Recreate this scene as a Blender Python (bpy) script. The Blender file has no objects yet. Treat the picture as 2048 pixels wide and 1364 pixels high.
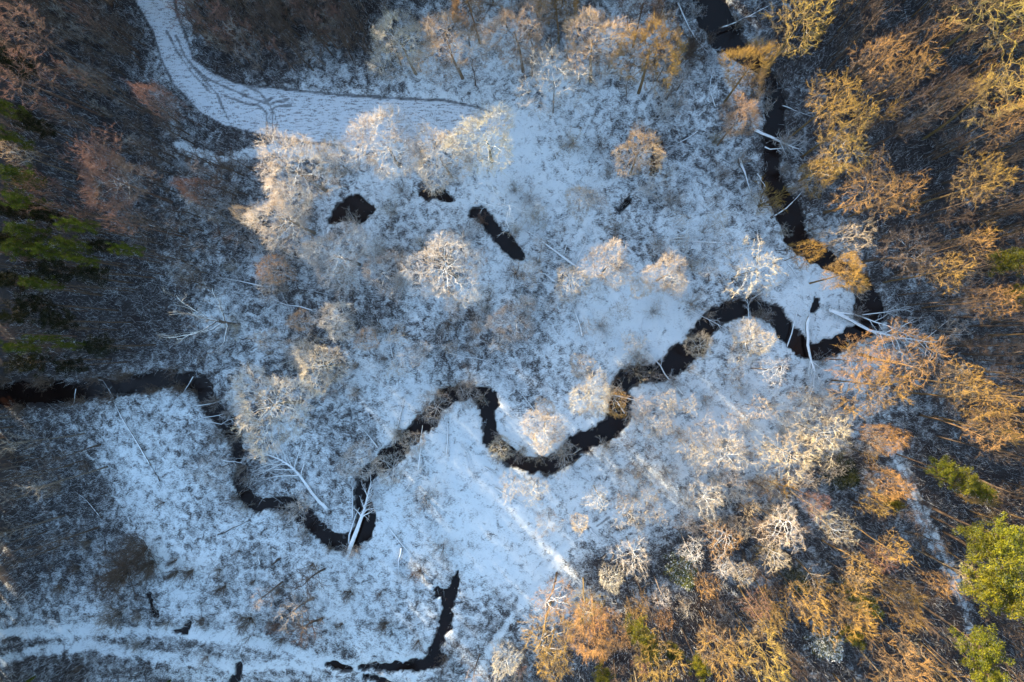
import bpy, math, random
import numpy as np
from mathutils import Vector, Matrix, Quaternion
R = math.radians
scn = bpy.context.scene
# ------------------------------------------------------------------ camera
H = 120.0                      # drone height in metres
FPX = 1479.0                   # focal length in pixels of the 2048 px wide photo
NAD = (1118.0, 688.0)          # where the point straight below the drone falls in the picture
cam = bpy.data.cameras.new('camera'); cam.sensor_width = 36; cam.lens = 36*FPX/2048
cam.clip_start = 0.5; cam.clip_end = 9000
camo = bpy.data.objects.new('camera', cam); scn.collection.objects.link(camo); scn.camera = camo
dl = Vector(((NAD[0]-1024)/FPX, -(NAD[1]-682)/FPX, -1)).normalized()
q = dl.rotation_difference(Vector((0, 0, -1)))
camo.rotation_mode = 'QUATERNION'; camo.rotation_quaternion = q; camo.location = (0, 0, H)
RM = np.array(q.to_matrix())
# ------------------------------------------------------------------ light
SUN_EL, SUN_AZ = R(12), (-1.0, 1.02)          # low sun in the upper left
sd = Vector((SUN_AZ[0], SUN_AZ[1], 0)).normalized()*math.cos(SUN_EL) + Vector((0, 0, math.sin(SUN_EL)))
sun = bpy.data.lights.new('sun', 'SUN'); sun.energy = 4.5; sun.angle = R(0.55); sun.color = (1.0, 0.79, 0.50)
suno = bpy.data.objects.new('sun', sun); scn.collection.objects.link(suno)
suno.rotation_mode = 'QUATERNION'; suno.rotation_quaternion = sd.to_track_quat('Z', 'Y'); suno.location = sd*200
w = bpy.data.worlds.new('World'); scn.world = w; w.use_nodes = True
nt = w.node_tree; sky = nt.nodes.new('ShaderNodeTexSky'); sky.sky_type = 'NISHITA'; sky.sun_disc = False
sky.sun_elevation = SUN_EL; sky.sun_rotation = math.atan2(sd.x, sd.y); sky.air_density = 1.15; sky.dust_density = 0.5; sky.ozone_density = 1.7
bg = nt.nodes['Background']; bg.inputs[1].default_value = 0.15; nt.links.new(sky.outputs[0], bg.inputs[0])
scn.view_settings.view_transform = 'Standard'; scn.view_settings.look = 'None'; scn.view_settings.gamma = 1
scn.view_settings.exposure = 2.25
scn.render.engine = 'CYCLES'; scn.cycles.max_bounces = 3; scn.cycles.diffuse_bounces = 2; scn.cycles.glossy_bounces = 2
scn.cycles.use_denoising = True; scn.cycles.denoiser = 'OPENIMAGEDENOISE'; scn.cycles.denoising_input_passes = 'RGB_ALBEDO_NORMAL'; scn.cycles.denoising_prefilter = 'ACCURATE'
# ------------------------------------------------------------------ pixel <-> ground
def P(px, py, z=0.0):
    v = RM @ np.array([(px-1024)/FPX, -(py-682)/FPX, -1.0])
    t = (H - z)/(-v[2]); return (v[0]*t, v[1]*t)
def to_px(X, Y, Z=0.0):
    A = np.stack([X, Y, np.zeros_like(X)+Z-H], -1) @ RM      # = R^T * v
    return 1024 + FPX*A[..., 0]/(-A[..., 2]), 682 - FPX*A[..., 1]/(-A[..., 2])
M2 = H/FPX                     # metres per photo pixel on the ground
CR = dict(A=(0, 0), B=(680, 0), C=(1348, 0), D=(0, 450), E=(680, 450), F=(1348, 450), G=(0, 884), H=(680, 884), I=(1348, 884))
def c(k, x, y): o = CR[k]; return (o[0]+x*0.35194, o[1]+y*0.35194)
def cl(k, *xy): return [c(k, xy[i], xy[i+1]) for i in range(0, len(xy), 2)]
# ------------------------------------------------------------------ materials
class N:
    def __init__(s, name):
        s.m = bpy.data.materials.new(name); s.m.use_nodes = True; s.t = s.m.node_tree; s.b = s.t.nodes['Principled BSDF']
        s.b.inputs['Specular IOR Level'].default_value = 0.15; s.b.inputs['Roughness'].default_value = 0.85
    def n(s, t, **k):
        x = s.t.nodes.new(t)
        for a, v in k.items(): setattr(x, a, v)
        return x
    def l(s, a, b): s.t.links.new(a, b)
    def val(s, sock, v):
        if hasattr(v, 'is_linked') or hasattr(v, 'links'): s.l(v, sock)
        else: sock.default_value = v
    def math(s, op, a, b=None, cc=None, clamp=False):
        x = s.n('ShaderNodeMath', operation=op, use_clamp=clamp); s.val(x.inputs[0], a)
        if b is not None: s.val(x.inputs[1], b)
        if cc is not None: s.val(x.inputs[2], cc)
        return x.outputs[0]
    def mix(s, f, a, b, mode='MIX'):
        x = s.n('ShaderNodeMix', data_type='RGBA', blend_type=mode); s.val(x.inputs[0], f)
        s.val(x.inputs[6], a if not isinstance(a, tuple) else (*a, 1)); s.val(x.inputs[7], b if not isinstance(b, tuple) else (*b, 1)); return x.outputs[2]
    def noise(s, scale, det=3, rough=0.6, vec=None, dist=0.0):
        x = s.n('ShaderNodeTexNoise'); x.inputs['Scale'].default_value = scale; x.inputs['Detail'].default_value = det
        x.inputs['Roughness'].default_value = rough; x.inputs['Distortion'].default_value = dist
        if vec is not None: s.l(vec, x.inputs['Vector'])
        return x.outputs[0]
    def step(s, v, lo, hi):
        x = s.n('ShaderNodeMapRange', interpolation_type='SMOOTHSTEP'); s.val(x.inputs[0], v); s.val(x.inputs[1], lo); s.val(x.inputs[2], hi); return x.outputs[0]
    def obj(s): return s.n('ShaderNodeTexCoord').outputs['Object']
    def attr(s, name): x = s.n('ShaderNodeAttribute', attribute_name=name); return x.outputs['Fac']
SNOW = (0.80, 0.83, 0.85)
def bark_mat(name, base, dark, snow_bias, tintmix, lit_tips=False):
    k = N(name); oi = k.n('ShaderNodeObjectInfo'); co = k.obj()
    bark = k.mix(k.noise(6, 3, vec=co), dark, base)
    tm_ = tintmix
    if lit_tips:  # outer twigs take the tint, sunlight painted into the tips
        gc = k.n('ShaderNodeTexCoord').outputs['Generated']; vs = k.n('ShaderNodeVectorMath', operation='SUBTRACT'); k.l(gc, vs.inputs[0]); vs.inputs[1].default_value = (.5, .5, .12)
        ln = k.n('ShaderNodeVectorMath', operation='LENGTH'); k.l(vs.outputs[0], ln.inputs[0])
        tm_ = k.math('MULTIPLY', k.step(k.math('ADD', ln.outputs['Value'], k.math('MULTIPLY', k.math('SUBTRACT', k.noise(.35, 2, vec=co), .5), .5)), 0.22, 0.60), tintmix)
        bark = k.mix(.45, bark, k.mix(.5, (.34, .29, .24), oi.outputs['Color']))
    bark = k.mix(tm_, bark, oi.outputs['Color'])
    bark = k.mix(k.math('MULTIPLY', k.noise(0.9, 2, vec=co), 0.45), bark, dark)
    g = k.n('ShaderNodeNewGeometry'); sx = k.n('ShaderNodeSeparateXYZ'); k.l(g.outputs['Normal'], sx.inputs[0])
    nz = k.math('ADD', sx.outputs[2], k.math('MULTIPLY', k.math('SUBTRACT', k.noise(1.3, 3, vec=co), 0.5), 1.2))
    nz = k.math('ADD', nz, k.math('SUBTRACT', oi.outputs['Alpha'], 1.0))
    f = k.step(nz, snow_bias, snow_bias+0.25)
    k.l(k.mix(f, bark, SNOW), k.b.inputs['Base Color']); return k.m
M_BARK = bark_mat('bark_with_snow', (0.17, 0.125, 0.09), (0.040, 0.030, 0.025), 0.10, 0.22)
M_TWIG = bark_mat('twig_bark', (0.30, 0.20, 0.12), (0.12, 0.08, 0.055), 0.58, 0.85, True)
M_LOG = bark_mat('fallen_log_bark', (0.13, 0.10, 0.08), (0.03, 0.024, 0.02), 0.36, 0.1)
def needle_mat():
    k = N('pine_needles'); oi = k.n('ShaderNodeObjectInfo'); co = k.obj()
    cc = k.mix(k.step(k.noise(0.8, 3, vec=co), 0.35, 0.65), (0.04, 0.055, 0.012), (0.13, 0.14, 0.018))
    cc = k.mix(1.0, cc, oi.outputs['Color'], 'MULTIPLY')
    g = k.n('ShaderNodeNewGeometry'); sx = k.n('ShaderNodeSeparateXYZ'); k.l(g.outputs['Normal'], sx.inputs[0])
    f = k.math('MULTIPLY', k.step(k.math('ADD', sx.outputs[2], k.noise(1.5, 2, vec=co)), 1.25, 1.5), oi.outputs['Alpha'])
    k.l(k.mix(f, cc, SNOW), k.b.inputs['Base Color']); return k.m
M_NEEDLE = needle_mat()
def ground_mat():
    k = N('snowy_ground'); co = k.obj(); cov_vig = k.attr('cover_vignette'); fld = k.attr('field'); rut = k.attr('rut')
    mp = k.n('ShaderNodeMapping'); mp.inputs['Rotation'].default_value = (0, 0, R(40)); mp.inputs['Scale'].default_value = (1, 2.6, 1); k.l(co, mp.inputs[0])
    fine = k.noise(3.2, 4, 0.75, vec=mp.outputs[0]); mid = k.noise(0.75, 4, 0.65, vec=co, dist=0.6); big = k.noise(0.12, 3, 0.55, vec=co)
    v = k.math('ADD', k.math('MULTIPLY', fine, 0.95), k.math('ADD', k.math('MULTIPLY', mid, 1.0), k.math('MULTIPLY', big, 0.30)))
    v = k.math('MULTIPLY', v, 1/2.25)                        # around 0.5
    thr = k.math('SUBTRACT', 0.610, k.math('MULTIPLY', cov_vig, 0.262))  # litter thickens toward the frame edges, painting the vignette
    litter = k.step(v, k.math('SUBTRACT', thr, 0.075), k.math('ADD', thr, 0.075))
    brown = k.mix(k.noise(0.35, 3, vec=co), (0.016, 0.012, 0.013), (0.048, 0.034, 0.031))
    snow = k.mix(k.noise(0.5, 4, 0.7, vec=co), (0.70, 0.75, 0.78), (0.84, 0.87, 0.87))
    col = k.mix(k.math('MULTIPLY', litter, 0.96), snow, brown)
    # ploughed strip: rows of clods showing through thin snow
    m2 = k.n('ShaderNodeMapping'); m2.inputs['Rotation'].default_value = (0, 0, R(3)); m2.inputs['Scale'].default_value = (0.45, 1.9, 1); k.l(co, m2.inputs[0])
    rows = k.noise(1.7, 3, 0.7, vec=m2.outputs[0])
    clod = k.math('MULTIPLY', k.step(k.math('ADD', k.math('MULTIPLY', rows, 0.6), k.math('MULTIPLY', k.noise(5.5, 2, vec=co), 0.4)), 0.50, 0.60), 0.75)
    fcol = k.mix(clod, (0.70, 0.73, 0.76), (0.12, 0.10, 0.095))
    col = k.mix(fld, col, fcol)
    rr = k.math('MULTIPLY', rut, k.step(k.math('ADD', rut, k.noise(1.6, 3, 0.7, vec=co)), 0.72, 1.25))
    col = k.mix(k.math('MULTIPLY', rr, 0.92, clamp=True), col, (0.035, 0.028, 0.027))
    k.l(col, k.b.inputs['Base Color'])
    bp = k.n('ShaderNodeBump'); bp.inputs['Strength'].default_value = 0.7; bp.inputs['Distance'].default_value = 0.25
    k.l(k.math('ADD', fine, mid), bp.inputs['Height']); k.l(bp.outputs[0], k.b.inputs['Normal']); return k.m
def water_mat():
    k = N('dark_river_water'); co = k.obj()
    k.l(k.mix(k.noise(0.3, 3, vec=co), (0.004, 0.003, 0.003), (0.018, 0.009, 0.007)), k.b.inputs['Base Color'])
    k.b.inputs['Roughness'].default_value = 0.12; k.b.inputs['Specular IOR Level'].default_value = 0.22
    bp = k.n('ShaderNodeBump'); bp.inputs['Strength'].default_value = 0.15; bp.inputs['Distance'].default_value = 0.05
    k.l(k.noise(2.5, 2, vec=co), bp.inputs['Height']); k.l(bp.outputs[0], k.b.inputs['Normal']); return k.m
def grass_mat(name, a, b, snow):
    k = N(name); g = k.n('ShaderNodeNewGeometry')
    r = g.outputs['Random Per Island']
    cc = k.mix(r, a, b); k.l(k.mix(k.step(k.math('FRACT', k.math('MULTIPLY', r, 37.0)), snow, snow+0.02), SNOW, cc), k.b.inputs['Base Color']); return k.m
# ------------------------------------------------------------------ mesh helpers
class MB:
    def __init__(s): s.v = []; s.f = []; s.n = 0
    def add(s, v, f):
        s.v.append(np.asarray(v, float)); s.f += [tuple(i+s.n for i in q_) for q_ in f]; s.n += len(v)
    def mesh(s, name, mat, smooth=True):
        me = bpy.data.meshes.new(name)
        V = np.concatenate(s.v) if s.v else np.zeros((0, 3))
        me.from_pydata(V.tolist(), [], s.f); me.materials.append(mat)
        if smooth: me.polygons.foreach_set('use_smooth', [True]*len(me.polygons))
        return me
    def tube(s, pts, rad, k=5, cap=True):
        n = len(pts); vs = []
        for i in range(n):
            a = pts[max(i-1, 0)]; b = pts[min(i+1, n-1)]; t = b-a
            L = math.sqrt(t[0]**2+t[1]**2+t[2]**2) or 1; t = t/L
            u = np.array([t[1], -t[0], 0.0]) if abs(t[2]) < 0.9 else np.array([0.0, t[2], -t[1]])
            u = u/(math.sqrt(u@u) or 1); w_ = np.array([t[1]*u[2]-t[2]*u[1], t[2]*u[0]-t[0]*u[2], t[0]*u[1]-t[1]*u[0]])
            for j in range(k):
                an = 2*math.pi*j/k; vs.append(pts[i]+(u*math.cos(an)+w_*math.sin(an))*rad[i])
        fs = []
        for i in range(n-1):
            for j in range(k):
                fs.append((i*k+j, i*k+(j+1) % k, (i+1)*k+(j+1) % k, (i+1)*k+j))
        if cap: fs.append(tuple(range(k-1, -1, -1))); fs.append(tuple((n-1)*k+j for j in range(k)))
        s.add(vs, fs)
    def twig(s, p, d, L, r, rnd, bend=0.25):
        # a thin bent three-sided spike
        ax = np.array([rnd.gauss(0, 1), rnd.gauss(0, 1), rnd.gauss(0, 1)]); side = np.cross(d, ax); side /= (np.linalg.norm(side) or 1)
        up = np.cross(d, side); m = p+d*L*0.5+ax*bend*L*0.18; e = p+d*L+ax*bend*L*0.12
        vs = [p+side*r, p-side*r*0.5+up*r*0.87, p-side*r*0.5-up*r*0.87, m+side*r*0.7, m-side*r*0.35+up*r*0.6, m-side*r*0.35-up*r*0.6, e]
        s.add(vs, [(0, 1, 4, 3), (1, 2, 5, 4), (2, 0, 3, 5), (3, 4, 6), (4, 5, 6), (5, 3, 6)])
        return m, e
def nrm(v): return v/(math.sqrt(float(v@v)) or 1)
def rv(rnd): return np.array([rnd.gauss(0, 1), rnd.gauss(0, 1), rnd.gauss(0, 1)])
def split_dir(d, ang, az):
    a = np.array([0, 0, 1.0]) if abs(d[2]) < 0.9 else np.array([1.0, 0, 0])
    u = nrm(np.cross(d, a)); v = np.cross(d, u); return nrm(d*math.cos(ang)+(u*math.cos(az)+v*math.sin(az))*math.sin(ang))
def limb(mb, p, d, L, r0, r1, rnd, wob, up, n=5, k=5):
    pts = [p]; ds = [d]
    for i in range(n):
        d = nrm(d+rv(rnd)*wob+np.array([0, 0, up])); p = p+d*L/n; pts.append(p); ds.append(d)
    rad = [r0+(r1-r0)*(i/n)**0.8 for i in range(n+1)]
    mb.tube(pts, rad, k, cap=False); return pts, ds, rad
def at(pts, ds, rad, t):
    n = len(pts)-1; x = min(t*n, n-1e-6); i = int(x); f = x-i
    return pts[i]*(1-f)+pts[i+1]*f, ds[i+1], rad[i]*(1-f)+rad[i+1]*f
GA = 2.39996
def sprays(tw, pts, ds, rad, rnd, n, L, r, lo=0.15, sub=3, ang=(0.45, 1.0), up=0.1):
    az = rnd.random()*6
    for i in range(n):
        t = lo+(1-lo)*(i+rnd.random())/n; p, d, rr = at(pts, ds, rad, t); az += GA
        dd = nrm(split_dir(d, rnd.uniform(*ang), az)+np.array([0, 0, up])); l = L*rnd.uniform(0.6, 1.25)
        m, e = tw.twig(p, dd, l, r, rnd)
        for j in range(sub):
            az += GA; s_ = m if j % 2 else p+(m-p)*0.6
            tw.twig(s_, nrm(split_dir(dd, rnd.uniform(0.35, 0.9), az)+np.array([0, 0, up])), l*rnd.uniform(0.4, 0.7), r*0.75, rnd)
    tw.twig(pts[-1], ds[-1], L*0.9, r, rnd)
# --- kinds of tree, unit: metres at natural size. each returns (trunk mesh, crown mesh, crown radius, crown centre z)
def measure(tw, lb):
    V = np.concatenate(tw.v); r = np.hypot(V[:, 0]-V[:, 0].mean(), V[:, 1]-V[:, 1].mean()); return float(np.percentile(r, 82)), float(np.percentile(V[:, 2], 50)), V[:, :2].mean(0)
def broad(seed, nl=7, twist=0.12, fork=0.28, hh=17.0, spread=(0.35, 1.05), dens=1.0):
    rnd = random.Random(seed); tr = MB(); tw = MB()
    tp, td, trr = limb(tr, np.zeros(3)-np.array([0, 0, 0.3]), nrm(np.array([rnd.gauss(0, .05), rnd.gauss(0, .05), 1])), hh*fork+0.3, hh*0.028, hh*0.02, rnd, 0.05, 0.05, 4, 8)
    az = rnd.random()*6
    for i in range(nl):
        az += GA; t = 0.62+0.38*i/(nl-1); p, d, r = at(tp, td, trr, t)
        a = spread[1]+(spread[0]-spread[1])*(i/(nl-1)); L = hh*rnd.uniform(0.46, 0.56)
        p1, d1, r1 = limb(tr, p, split_dir(np.array([0, 0, 1.0]), a+rnd.uniform(-.12, .12), az), L, r*0.55, r*0.11, rnd, twist, 0.05, 6, 6)
        nb = 8; a2 = rnd.random()*6
        for j in range(nb):
            a2 += GA; tt = 0.22+0.78*j/(nb-1); q1, dd, rr = at(p1, d1, r1, tt)
            L2 = L*rnd.uniform(0.38, 0.55)*(1.1-0.45*tt)
            p2, d2, r2 = limb(tr, q1, nrm(split_dir(dd, rnd.uniform(0.35, 0.75), a2)+np.array([0, 0, 0.10])), L2, max(rr*0.6, .035), .018, rnd, twist*1.2, 0.06, 4, 4)
            nc = 7; a3 = rnd.random()*6
            for m in range(nc):
                a3 += GA; q2, d3, r3 = at(p2, d2, r2, 0.2+0.8*m/(nc-1))
                L3 = L2*rnd.uniform(0.35, 0.6)
                p3, d4, r4 = limb(tw, q2, nrm(split_dir(d3, rnd.uniform(0.3, 0.7), a3)+np.array([0, 0, 0.10])), L3, .028, .014, rnd, .16, .06, 2, 3)
                sprays(tw, p3, d4, r4, rnd, max(1, int(5*dens)), 1.05, .015, sub=3, ang=(.3, .75))
    return tr, tw
def slim(seed, hh=22.0, dens=1.0, start=0.45, cr=0.15):
    rnd = random.Random(seed); tr = MB(); tw = MB()
    tp, td, trr = limb(tr, np.zeros(3)-np.array([0, 0, 0.3]), nrm(np.array([rnd.gauss(0, .03), rnd.gauss(0, .03), 1])), hh*0.93, hh*0.0125, .03, rnd, 0.028, 0.03, 9, 6)
    az = rnd.random()*6; nb = int(18*dens)
    for i in range(nb):
        az += GA; t = start+(0.98-start)*i/(nb-1)+rnd.uniform(-.015, .015); t = min(t, 0.99); p, d, r = at(tp, td, trr, t)
        u = (t-start)/(1-start); L = hh*cr*(0.65+0.9*math.sin(math.pi*min(1, u*0.8+0.15)))*rnd.uniform(0.6, 1.15)
        p1, d1, r1 = limb(tr, p, split_dir(d, rnd.uniform(0.5, 0.95)*(1.1-0.4*u), az), L, max(r*0.42, .03), .018, rnd, .12, .10, 4, 4)
        nc = 4; a2 = rnd.random()*6
        for m in range(nc):
            a2 += GA; q2, d3, r3 = at(p1, d1, r1, 0.22+0.78*m/(nc-1))
            p3, d4, r4 = limb(tw, q2, nrm(split_dir(d3, rnd.uniform(0.4, 0.9), a2)+np.array([0, 0, 0.2])), L*rnd.uniform(0.3, 0.5), .022, .012, rnd, .15, .06, 2, 3)
            sprays(tw, p3, d4, r4, rnd, 3, 0.85, .016, sub=2)
    return tr, tw
def dead(seed, hh=13.0):
    rnd = random.Random(seed); tr = MB(); tw = MB()
    tp, td, trr = limb(tr, np.zeros(3)-np.array([0, 0, 0.3]), np.array([0, 0, 1.0]), hh*0.35, .38, .30, rnd, 0.1, 0.05, 4, 7)
    az = rnd.random()*6
    for i in range(6):
        az += GA; p, d, r = at(tp, td, trr, 0.6+0.4*i/5)
        L = hh*rnd.uniform(0.5, 0.75)
        p1, d1, r1 = limb(tr, p, split_dir(np.array([0, 0, 1.0]), rnd.uniform(0.7, 1.15), az), L, r*0.5, .05, rnd, .24, .06, 8, 6)
        a2 = rnd.random()*6
        for j in range(6):
            a2 += GA; q1, dd, rr = at(p1, d1, r1, 0.25+0.72*j/5); L2 = L*rnd.uniform(0.2, 0.45)
            p2, d2, r2 = limb(tr, q1, split_dir(dd, rnd.uniform(0.6, 1.1), a2), L2, max(rr*0.55, .04), .02, rnd, .26, .05, 5, 4)
            sprays(tw, p2, d2, r2, rnd, 6, 1.0, .02, sub=2)
    return tr, tw
def shrub(seed, hh=3.5, stems=14, open_=0.75, dens=1.0):
    rnd = random.Random(seed); tr = MB(); tw = MB(); az = 0
    for i in range(stems):
        az += GA; a = rnd.uniform(0.08, open_)
        p = np.array([rnd.gauss(0, .12), rnd.gauss(0, .12), -0.1])
        p1, d1, r1 = limb(tr, p, split_dir(np.array([0, 0, 1.0]), a, az), hh*rnd.uniform(0.6, 1.05), .05, .014, rnd, .13, .02, 5, 4)
        a2 = rnd.random()*6
        for m in range(6):
            a2 += GA; q2, d3, r3 = at(p1, d1, r1, 0.3+0.7*m/5)
            p3, d4, r4 = limb(tw, q2, split_dir(d3, rnd.uniform(0.35, 0.8), a2), hh*rnd.uniform(0.16, 0.3), .016, .01, rnd, .15, .04, 2, 3)
            sprays(tw, p3, d4, r4, rnd, int(3*dens), 0.16*hh, .013, sub=2)
    return tr, tw
def tuft(tw, cpos, rx, rz, n, rnd, size=0.24):
    c0 = np.asarray(cpos)
    for i in range(n):
        u = nrm(rv(rnd)); rr = rnd.random()**0.4
        p = c0+u*np.array([rx, rx, rz])*rr; d = nrm(u+rv(rnd)*0.5+np.array([0, 0, 0.5])); s_ = nrm(np.cross(d, rv(rnd)))
        l = size*rnd.uniform(0.8, 1.7); w_ = size*rnd.uniform(0.22, 0.4)
        tw.add([p-s_*w_, p+s_*w_, p+d*l+s_*w_*0.3, p+d*l-s_*w_*0.3], [(0, 1, 2, 3)])
def pine(seed, hh=22.0):
    rnd = random.Random(seed); tr = MB(); tw = MB()
    tp, td, trr = limb(tr, np.zeros(3)-np.array([0, 0, 0.3]), np.array([0, 0, 1.0]), hh*0.95, .26, .06, rnd, 0.03, 0.04, 8, 7)
    az = rnd.random()*6; nb = 26
    for i in range(nb):
        az += GA+rnd.uniform(-.3, .3); t = 0.72+0.27*i/(nb-1); p, d, r = at(tp, td, trr, t); u = (t-0.72)/0.28
        L = hh*0.125*(0.55+0.75*math.sin(math.pi*(0.18+0.72*u)))*rnd.uniform(0.6, 1.25)
        p1, d1, r1 = limb(tr, p, split_dir(d, 1.25-0.55*u+rnd.uniform(-.2, .2), az), L, .06, .02, rnd, .14, .12, 4, 4)
        for m in range(4):
            q1, dd, _ = at(p1, d1, r1, 0.45+0.55*m/3)
            o = q1+rv(rnd)*0.32; tuft(tw, o, rnd.uniform(.42, .75), rnd.uniform(.22, .38), 70, rnd, 0.17)
    return tr, tw
def spruce(seed, hh=12.0):
    rnd = random.Random(seed); tr = MB(); tw = MB()
    tp, td, trr = limb(tr, np.zeros(3)-np.array([0, 0, 0.2]), np.array([0, 0, 1.0]), hh, .16, .03, rnd, 0.01, 0.04, 6, 6)
    az = 0
    for i in range(46):
        az += GA; t = 0.08+0.9*i/45; p, d, r = at(tp, td, trr, t); L = hh*0.22*(1.04-t)+0.15
        p1, d1, r1 = limb(tr, p, split_dir(d, 1.5, az), L, .035, .012, rnd, .05, -.03, 3, 3)
        for m in range(3):
            q1, dd, _ = at(p1, d1, r1, 0.4+0.6*m/2); tuft(tw, q1, .34, .16, 46, rnd, 0.16)
    return tr, tw
def dome(seed, hh, RR, rz, zc, nl=9, n2=80, n3=400, lo=-0.25, ns=5, tw_r=.015, first=.3, tk=.022, tl=.15, lump=.16):
    """a tree whose limbs, branches and twigs reach out to a rounded crown (half axes RR and rz about height zc)"""
    rnd = random.Random(seed); rs = np.random.RandomState(seed); tr = MB(); tw = MB()
    tp, td, trr = limb(tr, np.array([0, 0, -.3]), nrm(np.array([rnd.gauss(0, .03), rnd.gauss(0, .03), 1])), zc+rz*.35+.3, hh*tk, hh*tk*.35, rnd, 0.035, 0.03, 7, 7)
    TP = np.array(tp); ph = rs.uniform(0, 6.28, 8)
    def shell(n, f0, f1, off):
        o = []
        for i in range(n):
            z = lo+(1-lo)*((i+.5+rs.uniform(-.4, .4))/n); z = min(.999, max(lo, z)); an = i*GA+off+rs.uniform(-.15, .15); q_ = math.sqrt(1-z*z)
            u = np.array([q_*math.cos(an), q_*math.sin(an), z])
            k = 1+lump*(math.sin(3*an+ph[0])*q_+math.sin(5*z+2*an+ph[1])*.7+math.sin(5*an-4*z+ph[2])*.6)
            o.append(np.array([0, 0, zc])+u*np.array([RR, RR, rz])*k*rs.uniform(f0, f1))
        return o
    def path(p, dstart, e, r0, r1, n, k, wob, mb):
        L = float(np.linalg.norm(e-p)); m = p+dstart*L*.45; pts = []
        for i in range(n+1):
            t = i/n; pts.append(p*(1-t)**2+m*2*t*(1-t)+e*t*t+(rs.normal(0, wob*L, 3) if 0 < i < n else 0))
        rad = [r0+(r1-r0)*(i/n)**.8 for i in range(n+1)]; mb.tube(pts, rad, k, cap=False); return pts, rad
    A = []; 
    for e in shell(nl, .52, .72, ph[3]):
        zt = max(hh*first, min(e[2]-.55*math.hypot(e[0], e[1]), zc+rz*.3)); zt = max(zt, hh*first); d = np.abs(TP[:, 2]-zt).argmin(); f = np.array([np.interp(zt, TP[:, 2], TP[:, 0]), np.interp(zt, TP[:, 2], TP[:, 1]), zt])
        pts, rad = path(f, nrm(np.array([e[0], e[1], .4*abs(e[2]-zt)+.5])), e, max(trr[min(d, len(trr)-1)]*.38, .045), .028, 7, 6, .025, tr); A += [(pts[i], nrm(pts[min(i+1, 7)]-pts[i-1]), rad[i]) for i in range(2, 8)]
    for i in range(3, 8): A.append((TP[i], np.array([0, 0, 1.0]), trr[i]))
    def attach(lst, e):
        Pn = np.array([a[0] for a in lst]); org = np.array([0, 0, zc-rz*.5]); de = np.linalg.norm(e-org); dd = np.linalg.norm(Pn-e, axis=1)+np.where(np.linalg.norm(Pn-org, axis=1) > de*.93, 50, 0); return lst[int(dd.argmin())]
    B = []
    for e in shell(n2, .72, .92, ph[4]):
        p, d, r = attach(A, e); pts, rad = path(p, nrm(d*.45+nrm(e-p)*.9), e, min(r*.5, .034), .012, 5, 4, .035, tr); B += [(pts[i], nrm(pts[min(i+1, 5)]-pts[i-1]), rad[i]) for i in range(1, 6)]
    for e in shell(n3, .80, 1.03, ph[5]):
        p, d, r = attach(B, e); pts, rad = path(p, nrm(d*.4+nrm(e-p)*.9), e, .020, .009, 3, 3, .05, tw)
        ds = [nrm(pts[min(i+1, 3)]-pts[max(i-1, 0)]) for i in range(4)]; sprays(tw, pts, ds, rad, rnd, ns, tl*RR, tw_r, lo=.1, sub=2, ang=(.3, .85), up=.05)
    return tr, tw
KIND = {}
def reg(kind, tr, tw, cm=None, rz=None):
    r, z, cxy = measure(tw, tr) if rz is None else (rz[0], rz[1], np.zeros(2)); n = len(KIND.get(kind, []))
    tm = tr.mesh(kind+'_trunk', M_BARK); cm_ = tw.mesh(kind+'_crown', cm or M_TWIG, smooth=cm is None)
    KIND.setdefault(kind, []).append((tm, cm_, r, z, cxy))
for s_ in range(5): reg('broad', *dome(11+s_, 17, 6.2, 5.4, 11.2, nl=10+s_ % 3, n2=130, n3=920, lo=-.05+.05*s_, tl=.13, lump=.20, ns=4, tw_r=.013), rz=(6.2, 12.4))
for s_ in range(3): reg('wispy', *dome(41+s_, 11, 4.2, 4.0, 6.8, nl=7, n2=55, n3=175, lo=-.3, ns=4, tl=.2, lump=.3, tk=.013), rz=(4.2, 7.4))
for s_ in range(3): reg('round', *dome(51+s_, 9, 3.6, 3.6, 5.4, nl=9, n2=70, n3=380, lo=-.45, tl=.15, tw_r=.012, first=.18, tk=.014), rz=(3.6, 5.8))
for s_ in range(4): reg('slim', *dome(31+s_, 22, 3.3, 4.6, 17.4, nl=9, n2=58, n3=185, lo=-.7, ns=4, tl=.2, first=.55, lump=.26, tk=.0105, tw_r=.014), rz=(3.3, 17.6))
for s_ in range(5): reg('pole', *slim(131+s_, start=0.42+0.05*s_, cr=0.12+0.012*(s_ % 3), dens=.8))
for s_ in range(3): reg('sapling', *slim(81+s_, hh=11.0, start=0.25, cr=0.13, dens=0.55))
for s_ in range(3): reg('dead', *dead(61+s_))
for s_ in range(2): reg('bush', *shrub(171+s_, open_=1.0, stems=30, dens=1.7))
for s_ in range(4): reg('shrub', *shrub(71+s_, open_=0.6+0.12*s_))
for s_ in range(3): reg('pine', *pine(91+s_), cm=M_NEEDLE)
for s_ in range(2): reg('spruce', *spruce(95+s_), cm=M_NEEDLE)
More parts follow.
